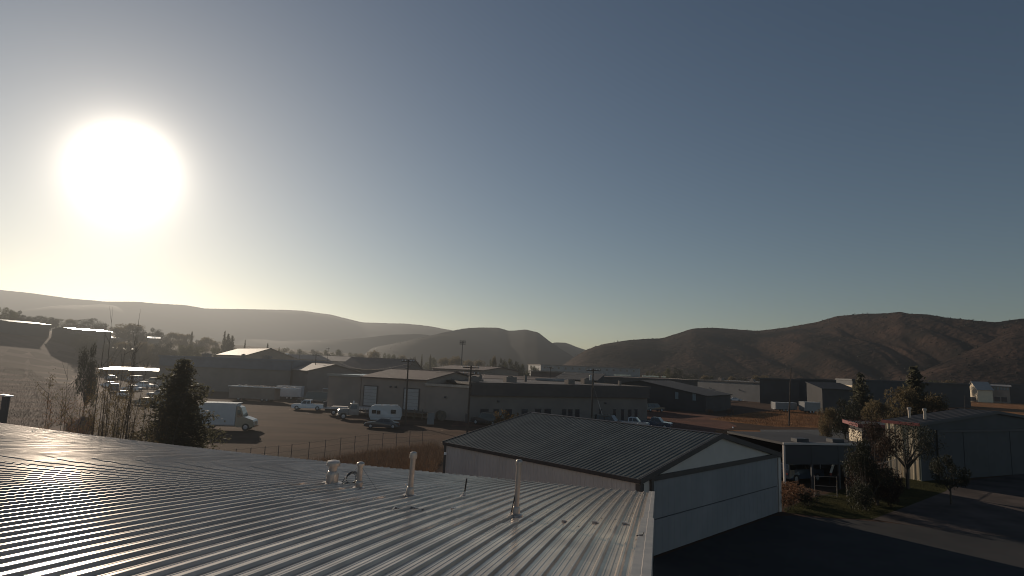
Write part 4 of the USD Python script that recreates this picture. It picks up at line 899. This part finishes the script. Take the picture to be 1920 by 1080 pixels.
pf, _ = pole('distant utility pole behind the warehouse roof right of the bluish shed', 1032, 745, 688, 1032, 1.0, .13, dist=165)
pg, _ = pole('distant utility pole left of the floodlight mast', 790, 750, 668, 790, 0, .12, dist=185)
ph_, _ = pole('thin distant utility pole right of the bright-ridged gabled shop', 612, 742, 652, 613, .8, .10, dist=240)
pi_, _ = pole('thin distant utility pole behind the left wing of the shop', 559, 742, 660, 560, .8, .10, dist=255)
pj, _ = pole('short dark pole on the bare ground left of the sunlit house', 1808, 770, 741, 1808, 0, .12)
gb = G(1136, 800); ga = pd - [0, 0, 2.6]
obj('guy_wire', MB().tube(ga - (ga * 0), gb, .012, .012, 5).out().apply_translation(-np.array(pdt.GetAttribute('xformOp:translate').Get())), 'galv_plain', pdt)
md = gb + (ga - gb) * .12; m2_ = gb + (ga - gb) * .62
obj('guy_guard', MB().tube(gb, m2_, .05, .05, 6).out().apply_translation(-np.array(pdt.GetAttribute('xformOp:translate').Get())), 'white_steel', pdt)
def wire(a, b, sag, label, r=.02, n=28):
    s = np.linspace(0, 1, n); pts = a + (b - a) * s[:, None]; pts[:, 2] -= sag * 4 * s * (1 - s)
    tag(obj('overhead_wire', MB().path(list(pts), r, 5).out(), 'weathered_wood'), label, 'wire')
wire(ph_ - [0, 0, 1.4], pb - [0, 0, .6], 3.2, 'sagging overhead wire running to the pole between the dock doors', .022, 60)
wire(pb - [0, 0, .4], pc - [0, 0, .4], 1.0, 'overhead wire between the dock door pole and the warehouse corner pole', .014)
wire(pc - [0, 0, .3], pd - [0, 0, .3], 1.3, 'overhead wire along the front of the dark-fascia warehouse', .014)
wire(pa - [0, 0, .3], pb - [0, 0, 1.2], 1.6, 'thin overhead wire from the shop pole to the dock door pole', .014)
# floodlight mast of the ball field
p = P(864.5, 300); zt = ztop(865.5, 638, 300)
t = thing('floodlight_mast', 'tall mast with a square bank of floodlights against the middle hill', 'mast', p)
obj('mast', MB().tube((0, 0, -.3), (.2, 0, zt - .6), .34, .22, 10).out(), 'dark_metal', t)
for r in range(3): obj('crossbar', MB().box((.2, 0, zt - .4 - r * .75), (3.0, .14, .12)).out(), 'dark_metal', t)
for r in range(3):
    for k in range(4): obj('lamp_head', MB().box((.2 - 1.2 + .8 * k, -.25, zt - .4 - r * .75), (.6, .4, .5)).out(), 'dark_wall', t)
# street lamp in the dry grass beyond the hangar, short posts
p = G(1374, 822); z = ztop(1374, 803, math.hypot(p[0], p[1])); t = thing('lamp_post', 'small lamp post with a white globe beyond the ridge of the white hangar', 'lamp post', p)
obj('post', MB().tube((0, 0, 0), (.03, 0, z - p[2]), .04, .035, 7).out(), 'dark_metal', t); obj('globe', trimesh.creation.icosphere(2, .13).apply_translation([.03, 0, z - p[2] + .1]), 'lamp_white', t)
p = P(20, 62); z = ztop(20, 741, 62); t = thing('field_post', 'short dark post with a pale tilted cap at the left edge of the field', 'post', p)
obj('post', MB().box((0, 0, z / 2 - .2), (.42, .3, z + .2)).out(), 'navy_steel', t); obj('cap', MB().box((0, 0, z - .02), (.85, .45, .09), M=trimesh.transformations.rotation_matrix(.12, [0, 1, 0])).out(), 'white_paint', t)
p = G(1410, 751); t = thing('white_post', 'white upright tank at the left end of the far rail fence', 'tank', p); obj('tank', lathe([(.001, 0), (.55, 0), (.58, 1.7), (.4, 2.1), (.001, 2.2)], 14), 'white_paint', t); obj('collar', lathe([(.6, .4), (.62, .5), (.6, .6)], 14), 'silver_paint', t)
a, b = G(1430, 752), G(1565, 752); t = thing('rail_fence', 'long pale low rail fence beyond the dry grass', 'fence'); n = 16
for k in range(n + 1): obj('post', MB().box(a + (b - a) * k / n + [0, 0, .55], (.14, .14, 1.1)).out(), 'cream_wall', t)
for z in (.5, .95):
    for k in range(n): obj('rail', MB().tube(a + (b - a) * k / n + [0, 0, z], a + (b - a) * (k + 1) / n + [0, 0, z], .07, .07, 5).out(), 'cream_wall', t)
# wire fence and gate beside the carport
a, b = G(1588, 932), G(1690, 897); t = thing('wire_fence', 'thin wire mesh fence along the lawn in front of the carport', 'fence'); n = 8
for k in range(n + 1): obj('post', MB().tube(a + (b - a) * k / n, a + (b - a) * k / n + [0, 0, 2.0], .035, .035, 7).out(), 'galv_plain', t)
obj('top_rail', MB().tube(a + [0, 0, 1.95], b + [0, 0, 1.95], .022, .022, 6).out(), 'galv_plain', t)
mb = MB(); L = np.linalg.norm(b - a); e = (b - a) / L
for s in np.arange(-1.9, L, .24):
    s0, s1 = max(s, 0), min(s + 1.9, L)
    mb.tube(a + e * s0 + [0, 0, .02 + (s0 - s)], a + e * s1 + [0, 0, .02 + (s1 - s)], .003, .003, 3, False); mb.tube(a + e * s0 + [0, 0, 1.92 - (s0 - s)], a + e * s1 + [0, 0, 1.92 - (s1 - s)], .003, .003, 3, False)
tag(obj('mesh', mb.out(), 'galv_plain', t), kind='stuff')
p = G(1528, 931); e = unit(G(1570, 933) - p); L = np.linalg.norm(G(1570, 933) - p); t = thing('frame_gate', 'thin metal frame gate standing between the weeds and the lawn', 'gate')
for s in (0, L): obj('post', MB().tube(p + e * s, p + e * s + [0, 0, 1.65], .03, .03, 7).out(), 'galv_plain', t)
for z in (.15, .85, 1.6): obj('rail', MB().tube(p + [0, 0, z], p + e * L + [0, 0, z], .02, .02, 6).out(), 'galv_plain', t)
p = G(1555, 908); z0 = ztop(1556, 892, np.hypot(*p[:2])); z1 = ztop(1562, 867, np.hypot(*p[:2])); t = thing('marker_panel', 'slim leaning white panel with a red lower end in front of the carport', 'marker', p)
obj('post', MB().tube((0, 0, 0), (.12, 0, z0 + .1), .025, .025, 6).out(), 'dark_metal', t)
s = z1 - z0; a_ = math.atan2(.45, s)
obj('panel', MB().box((.30, -.04, z0 + s * .58), (.20, .04, s * .8), M=trimesh.transformations.rotation_matrix(a_, [0, 1, 0])).out(), 'white_paint', t); obj('red_end', MB().box((.14, -.045, z0 + s * .12), (.20, .045, s * .2), M=trimesh.transformations.rotation_matrix(a_, [0, 1, 0])).out(), 'red_paint', t)
# lot fence behind the metal roof
pts = [P(430, 56), P(560, 59), P(700, 67), P(822, 73)]; t = thing('lot_fence', 'thin wire fence with slim posts along the weeds of the gravel lot', 'fence')
for i in range(3):
    a, b = pts[i], pts[i + 1]; n = 5
    for k in range(n): obj('post', MB().tube(a + (b - a) * k / n, a + (b - a) * k / n + [0, 0, 1.7], .03, .03, 6).out(), 'dark_metal', t)
    for z in (.5, 1.05, 1.6): obj('strand', MB().tube(a + [0, 0, z], b + [0, 0, z], .008, .008, 4).out(), 'dark_metal', t)

# ------------------------------------------------------------------ trees and plants
def leaves(centres, size, R, flat=.35):
    """Leaf-sized pairs of triangles around the given centres."""
    n = len(centres); a = R.normal(size=(n, 3)); a /= np.linalg.norm(a, axis=1)[:, None]; b = R.normal(size=(n, 3)); b -= (a * b).sum(1)[:, None] * a; b /= np.linalg.norm(b, axis=1)[:, None]
    s = (size * R.uniform(.6, 1.3, n))[:, None]
    v = np.stack([centres - a * s, centres - b * s * .5, centres + a * s, centres + b * s * .5], 1).reshape(-1, 3)
    k = np.arange(n)[:, None] * 4; f = np.stack([k + [[0, 1, 2]], k + [[0, 2, 3]]], 1).reshape(-1, 3)
    return v, f

def round_tree(parent, seed, n, size, leaf='leaf_green', trunk_h=.22, spread=.42, blobs=11, low=.25, vase=0.0, crown=.30):
    """A broad tree of unit height: tapered trunk, limbs to each clump, leaves in uneven clumps."""
    R = np.random.default_rng(seed); mb = MB(); mb.tube((0, 0, -.02), (.01, 0, trunk_h), .030, .022, 8)
    C = []
    for k in range(blobs):
        a = R.uniform(0, 2 * np.pi); h = R.uniform(low + .08, .84); rr_ = spread * (.35 + .65 * math.sqrt(R.uniform())) * math.sin(math.pi * min(max((h - low * .6) / (1.05 - low * .6), .05), .95)) ** .6
        C.append((np.array([math.cos(a) * rr_, math.sin(a) * rr_, h]), R.uniform(.09, .17) * crown / .30))
    C.append((np.array([R.normal() * .03, R.normal() * .03, .87]), .12))
    pts = []
    for c, r in C:
        j = np.array([0, 0, trunk_h * R.uniform(.7, 1.0)]); m = j + (c - j) * .5 + R.normal(size=3) * .02
        mb.tube(j, m, .014, .009, 5, False); mb.tube(m, c, .009, .003, 5, False)
        for q in range(3): mb.tube(c, c + R.normal(size=3) * r * .6, .004, .001, 4, False)
        g = R.normal(size=(int(n / len(C)), 3)); g /= np.linalg.norm(g, axis=1)[:, None]
        rad = R.uniform(.25, 1, len(g)) ** .5 * (1 + .45 * meshkit.fbm(g * 1.8 + seed + c * 9, 3))
        pts.append(c + g * (rad * r)[:, None] * [1, 1, .82])
    v, f = leaves(np.vstack(pts), size, R)
    obj('trunk', mb.out(), 'bark', parent); obj('crown', (v, f), leaf, parent)

def conifer(parent, seed, n, size, leaf='needle', width=.20, base=.06, ragged=.25):
    R = np.random.default_rng(seed); mb = MB(); mb.tube((0, 0, -.02), (0, 0, .98), .020, .003, 7); pts = []
    layers = 26
    for k in range(layers):
        z = base + (1 - base) * (k / layers) ** .95; w = width * (1 - z) ** .85 + .012
        nb = max(4, int(9 * (1 - z) + 3)); off = R.uniform(0, 6)
        for q in range(nb):
            a = off + q * 2 * np.pi / nb + R.normal() * .2; l = w * (1 + R.normal() * ragged); d = np.array([math.cos(a), math.sin(a), 0])
            if k % 2 == 0: mb.tube((0, 0, z), d * l * .8 + [0, 0, z - l * .25], .004, .001, 4, False)
            m = max(3, int(n / (layers * nb) * (w / (width * .5)))); t = R.uniform(.12, 1, m) ** .7
            p = d[None] * (t * l)[:, None]; p[:, 2] = z - .30 * t * l + .08 * t * t * l; p += R.normal(size=(m, 3)) * [[.012, .012, .008]] * (1 + 2 * (1 - z)); pts.append(p)
    v, f = leaves(np.vstack(pts), size, R)
    obj('trunk', mb.out(), 'bark', parent); obj('crown', (v, f), leaf, parent)

def stems(parent, seed, n_stems, n, size, leaf, spread=.30, lean=.25, bare=.0, stem_r=.008, height=1.0):
    """A clump of slender upright stems with sparse leaves; 'bare' is the leafless share at the top."""
    R = np.random.default_rng(seed); mb = MB(); pts = []
    for k in range(n_stems):
        a = R.uniform(0, 2 * np.pi); b = np.array([math.cos(a), math.sin(a), 0]) * spread * R.uniform(.05, 1); h = height * R.uniform(.62, 1.0)
        tip = b * (1 + lean) + np.array([R.normal() * .04, R.normal() * .04, h]); mid_ = b * 1.05 + (tip - b) * .5 + R.normal(size=3) * .012
        mb.tube(b - [0, 0, .02], mid_, stem_r, stem_r * .6, 5, False); mb.tube(mid_, tip, stem_r * .6, stem_r * .12, 4, False)
        for q in range(9):
            s = R.uniform(.25, .95); o = b + (tip - b) * s; e = o + np.array([R.normal() * .05, R.normal() * .05, R.uniform(.03, .11)]); mb.tube(o, e, stem_r * .3, stem_r * .1, 3, False)
            m = int(n / (n_stems * 9)); u = R.uniform(0, 1, m)[:, None]
            if s < 1 - bare: pts.append(o + (e - o) * u * 1.1 + R.normal(size=(m, 3)) * .018)
    v, f = leaves(np.vstack(pts), size, R)
    obj('stem', mb.out(), 'bark', parent); obj('foliage', (v, f), leaf, parent)

far_kinds = []
for k, (leaf, sp, lw) in enumerate((('leaf_dark', .42, .10), ('leaf_green', .50, .06), ('leaf_olive', .36, .14))):
    c = prototype(f'round_tree_kind_{"abc"[k]}'); round_tree(c, 30 + k, 4200, .025, leaf, .16, sp, 20, lw * .6, crown=.40); far_kinds.append(c)
conif_kinds = []
for k in range(2):
    c = prototype(f'conifer_kind_{"ab"[k]}'); conifer(c, 50 + k, 1800, .030, width=.17 + .06 * k); conif_kinds.append(c)
def tree(px, top, half, dist, label, kind='r', group=None, base=None, name=None):
    p = P(px, dist) if base is None else G(px, base); d = math.hypot(p[0], p[1]); h = ztop(px, top, d) - p[2]; w = 2 * half * d / F * 1.05
    if kind == 'c': pr = conif_kinds[rng.randrange(2)]; s = w / .40
    else: pr = far_kinds[rng.randrange(3)]; s = w / .95
    copy_of(pr, name or ('conifer' if kind == 'c' else 'broad_tree'), label, 'tree', p - [0, 0, .05], rng.uniform(0, 360), group, (s, s, h))
ORD = 'first second third fourth fifth sixth seventh eighth ninth tenth eleventh twelfth thirteenth fourteenth fifteenth sixteenth seventeenth'.split()
for k, (px, top, hf, d) in enumerate([(-6, 574, 12, 330), (3, 578, 10, 345), (19, 580, 9, 360), (33, 589, 8, 365), (48, 592, 9, 370), (60, 590, 14, 380), (72, 592, 8, 395), (84, 593, 8, 390), (103, 596, 11, 395), (122, 597, 9, 395)]):
    tree(px, top, hf, d, 'rounded tree in the row behind the leftmost shining barn, ' + ORD[k] + ' from the left')
tree(162, 595, 19, 370, 'large round dark tree directly behind the second shining barn')
for k, (px, top, hf, d) in enumerate([(215, 612, 14, 360), (235, 605, 20, 355), (252, 611, 12, 350), (262, 621, 8, 370), (280, 613, 11, 350), (297, 622, 9, 370), (315, 622, 13, 370), (332, 625, 11, 380), (345, 625, 10, 385), (366, 636, 10, 380), (382, 631, 12, 380), (398, 638, 10, 390)]):
    tree(px, top, hf, d, 'dark tree between the second barn and the gabled barn, ' + ORD[k] + ' from the left')
for k, (px, top, hf, d) in enumerate([(353, 620, 4, 360), (415, 619, 5, 330), (422, 624, 9, 335), (430, 628, 8, 335), (455, 636, 3, 340), (498, 642, 4, 350), (520, 650, 4, 360)]):
    tree(px, top, hf, d, 'slim pointed tree above the gabled barn roofs, ' + ORD[k] + ' from the left', 'c')
for k, (px, top, hf, d) in enumerate([(535, 651, 12, 420), (558, 653, 12, 430), (585, 654, 12, 430), (608, 655, 9, 430), (632, 654, 14, 420), (655, 660, 14, 440), (676, 662, 10, 440), (699, 656, 13, 400), (720, 661, 10, 410), (736, 663, 11, 410), (755, 665, 10, 420), (775, 668, 10, 420), (806, 668, 12, 410), (835, 670, 16, 420), (857, 667, 16, 400), (878, 674, 12, 420), (900, 674, 12, 400)]):
    tree(px, top, hf, d, 'hazy tree in the line below the middle hill, ' + ORD[k] + ' from the left')
for k, (px, top, hf, d) in enumerate([(790, 663, 3, 380), (806, 663, 4, 380)]):
    tree(px, top, hf, d, 'thin hazy conifer left of the floodlight mast, ' + ORD[k] + ' from the left', 'c')
for k, (px, top, hf, d) in enumerate([(919, 673, 6, 330), (926, 666, 5, 330), (940, 670, 8, 330), (955, 671, 9, 325), (968, 676, 9, 325), (980, 681, 8, 325), (996, 684, 9, 310), (1009, 689, 6, 310)]):
    tree(px, top, hf, d, 'ragged tree in the clump left of the far school, ' + ORD[k] + ' from the left')
for k, (px, top, hf, d) in enumerate([(1216, 694, 4, 420), (1225, 692, 4, 420), (1242, 698, 12, 430), (1255, 689, 9, 400), (1268, 688, 10, 400), (1285, 700, 10, 430), (1300, 698, 7, 420), (1320, 703, 9, 380), (1335, 704, 9, 380), (1352, 706, 9, 390), (1372, 705, 8, 400), (1395, 707, 10, 400), (1418, 703, 8, 400), (1436, 703, 9, 400), (1455, 707, 10, 400)]):
    tree(px, top, hf, d, 'low tree at the foot of the eastern hills, ' + ORD[k] + ' from the left')
for k, (px, top, hf, d) in enumerate([(1640, 711, 12, 420), (1672, 713, 14, 430), (1745, 711, 12, 420), (1775, 712, 14, 430), (1840, 716, 12, 450)]):
    tree(px, top, hf, d, 'dark tree behind the very long dark hall, ' + ORD[k] + ' from the left')
for k, (px, top, hf, d) in enumerate([(140, 622, 10, 300), (156, 626, 14, 285), (206, 634, 12, 290), (226, 640, 13, 280), (246, 636, 14, 285), (268, 640, 12, 275), (290, 642, 14, 280), (312, 640, 14, 275), (334, 645, 13, 275), (354, 644, 14, 280), (376, 648, 13, 275), (396, 650, 14, 280)]):
    tree(px, top, hf, d, 'low bushy tree just above the long warehouse roof, ' + ORD[k] + ' from the left')
tree(1612, 697, 21, 128, 'tall dark conifer left of the sunlit cream building and the dark hangar', 'c')
tree(1713, 684, 27, 122, 'tallest dark conifer rising behind the roof of the dark hangar', 'c')
tree(1686, 722, 24, 118, 'bushy dark tree between the two tall conifers', 'r')
tree(1742, 735, 22, 120, 'low dark tree right of the tallest conifer', 'r')
tree(1580, 745, 24, 112, 'low dark tree at the right end of the dry grass patch', 'r')
tree(1548, 762, 15, 104, 'small dark bush-like tree beside the road end', 'r')
tree(1640, 748, 22, 108, 'dark bushy tree in front of the left conifer', 'r')
tree(168, 640, 14, 112, 'dense dark tree at the edge of the field behind the saplings', 'r')

# near trees, each built for itself
def own(name, label, p, h, w=None, rot=0.0):
    return thing(name, label, 'tree', p, rot, None, (w or h, w or h, h))
p = P(343, 50); h = ztop(343, 668, 50); conifer(own('spruce', 'big dark spruce behind the edge of the metal roof left of the box truck', p, h, 13.0), 77, 20000, .0115, width=.24, base=.02, ragged=.35)
p = P(1634, 55); h = ztop(1634, 786, 55); round_tree(own('bushy_tree', 'dense dark bushy tree between the carport and the apple tree', p, h, 4.0), 81, 16000, .014, 'leaf_red', .08, .42, 18, .02, crown=.40)
p = G(1702, 917); d = math.hypot(p[0], p[1]); h = ztop(1702, 788, d); round_tree(own('apple_tree', 'sparse tree with a bare dark trunk on the lawn before the sunlit wall', p, h, 5.0), 85, 5000, .0125, 'leaf_dark', .36, .44, 15, .42, crown=.36)
p = P(1612, 52.5); h = ztop(1612, 820, 52.5); round_tree(own('bushy_tree', 'small dark shrubby tree standing against the right end of the carport', p, h, 3.2), 88, 7000, .018, 'leaf_dark', .05, .42, 12, .02, crown=.42)
p = P(1768, 60); h = ztop(1768, 850, 60); round_tree(own('bushy_tree', 'small dark tree in front of the door of the dark hangar', p, h, 2.6), 90, 4500, .020, 'leaf_dark', .35, .42, 10, .40, crown=.36)
# saplings along the left
for px, d, top, n, w, leaf, seed, lab in [(222, 47, 556, 11, 6.5, 'leaf_olive', 101, 'tallest clump of saplings with bare upright tips reaching above the hills'), (175, 45, 660, 10, 6.5, 'leaf_olive', 102, 'brownish sapling clump left of the tallest one'), (140, 44, 712, 9, 5.5, 'dry_leaf', 103, 'lowest sapling clump at the left over the field edge'),
        (262, 48, 668, 11, 7, 'leaf_olive', 104, 'olive sapling clump between the tallest saplings and the big spruce'), (298, 47, 735, 10, 6, 'leaf_olive', 105, 'lower olive sapling clump just left of the big spruce'), (235, 42, 745, 10, 7, 'leaf_olive', 106, 'low front sapling clump in front of the tallest saplings')]:
    p = P(px, d); h = ztop(px, top, d) - p[2]; stems(own('sapling_clump', lab, p, h, w), seed, n, 4200, .0060, leaf, bare=.38 if seed == 101 else .05, spread=.36, stem_r=.006)
# shrubs
for px, py, top, w, leaf, seed, lab in [(945, 806, 768, 5.0, 'leaf_yellow', 201, 'yellowing shrub in front of the warehouse windows'), (972, 804, 774, 4.2, 'leaf_yellow', 202, 'second yellowing shrub right of the first before the warehouse'), (1000, 803, 782, 3.0, 'leaf_red', 203, 'reddish shrub at the right of the yellowing shrubs'), (921, 803, 788, 2.4, 'leaf_olive', 204, 'low olive shrub left of the yellowing shrubs')]:
    p = G(px, py); h = ztop(px, top, math.hypot(p[0], p[1])); t = own('shrub', lab, p, h, w); stems(t, seed, 16, 2600, .022, leaf, spread=.40, stem_r=.006)
for px, py, h, w, leaf, seed, lab in [(1476, 957, 1.5, 2.4, 'dry_leaf', 211, 'dry reddish weeds at the right corner of the white hangar'), (1492, 944, 1.7, 2.6, 'dry_leaf', 212, 'second dry weed clump between the hangar corner and the lawn'), (1512, 948, 1.2, 2.6, 'leaf_dark', 213, 'low dark shrub at the edge of the lawn near the dry weeds'), (1478, 932, 1.3, 2.2, 'dry_leaf', 214, 'dry weeds just below the parked blue car'), (1368, 778, 1.6, 2.2, 'dry_leaf', 215, 'pale dry bush at the tip of the dry grass patch'), (1330, 777, 1.5, 2.0, 'dry_leaf', 216, 'small pale dry bush left of the dry grass patch')]:
    stems(own('weed_clump', lab, G(px, py), h, w), seed, 22, 2000, .028, leaf, spread=.44, stem_r=.006)

# weeds and grass nobody could count
def blades(name, label, cat, pts, hmin, hmax, w, mat):
    R = np.random.default_rng(len(pts)); n = len(pts); a = R.uniform(0, np.pi, n); h = R.uniform(hmin, hmax, n)
    d = np.c_[np.cos(a), np.sin(a), 0 * a] * w; tip = pts + np.c_[R.normal(size=n) * .25 * h, R.normal(size=n) * .25 * h, h]
    v = np.stack([pts - d, pts + d, tip], 1).reshape(-1, 3); f = np.arange(3 * n).reshape(-1, 3)
    tag(obj(name, (v, f), mat), label, cat, kind='stuff')
def scatter(poly_pts, n, seed, clump=.6):
    po = Polygon([q[:2] for q in poly_pts]).buffer(0); R = np.random.default_rng(seed); x0, y0, x1, y1 = po.bounds; out = []
    while sum(map(len, out)) < n:
        q = np.c_[R.uniform(x0, x1, 20000), R.uniform(y0, y1, 20000)]; k = meshkit.fbm(np.c_[q * .35, q[:, :1] * 0], 3); q = q[(k > R.uniform(-1, .6, len(q)) * clump)]
        out.append(q[shapely.contains_xy(po, q[:, 0], q[:, 1])])
    q = np.vstack(out)[:n]; return np.c_[q, T(q[:, 0], q[:, 1])]
blades('weed_strip', 'strip of dry brown weeds along the wire fence behind the metal roof', 'weeds', scatter([P(410, 40), P(560, 45), P(700, 50), P(822, 52), P(850, 66), P(822, 72), P(700, 65), P(560, 57), P(420, 52)], 26000, 1), .2, .9, .010, 'dry_stalk')
blades('dry_grass', 'golden dry grass standing on the patch beyond the hangar ridge', 'grass', scatter([G(1335, 786), G(1400, 775), G(1480, 769), G(1560, 766), G(1640, 770), G(1640, 799), G(1560, 802), G(1440, 799)], 24000, 2), .15, .5, .02, 'golden_grass')
blades('field_stubble', 'brown stubble of the field at the left', 'grass', scatter([P(-40, 80), P(160, 98), P(150, 180), P(60, 230), P(-60, 230)], 26000, 3), .08, .35, .02, 'field_grass')
blades('lawn_grass', 'short green grass of the lawn beside the apron', 'grass', scatter([G(1470, 955), G(1520, 937), G(1570, 922), G(1640, 905), G(1700, 897), G(1785, 901), G(1768, 921), G(1700, 949), G(1632, 973), G(1560, 970), G(1475, 961)], 26000, 4, .2), .03, .09, .012, 'lawn')
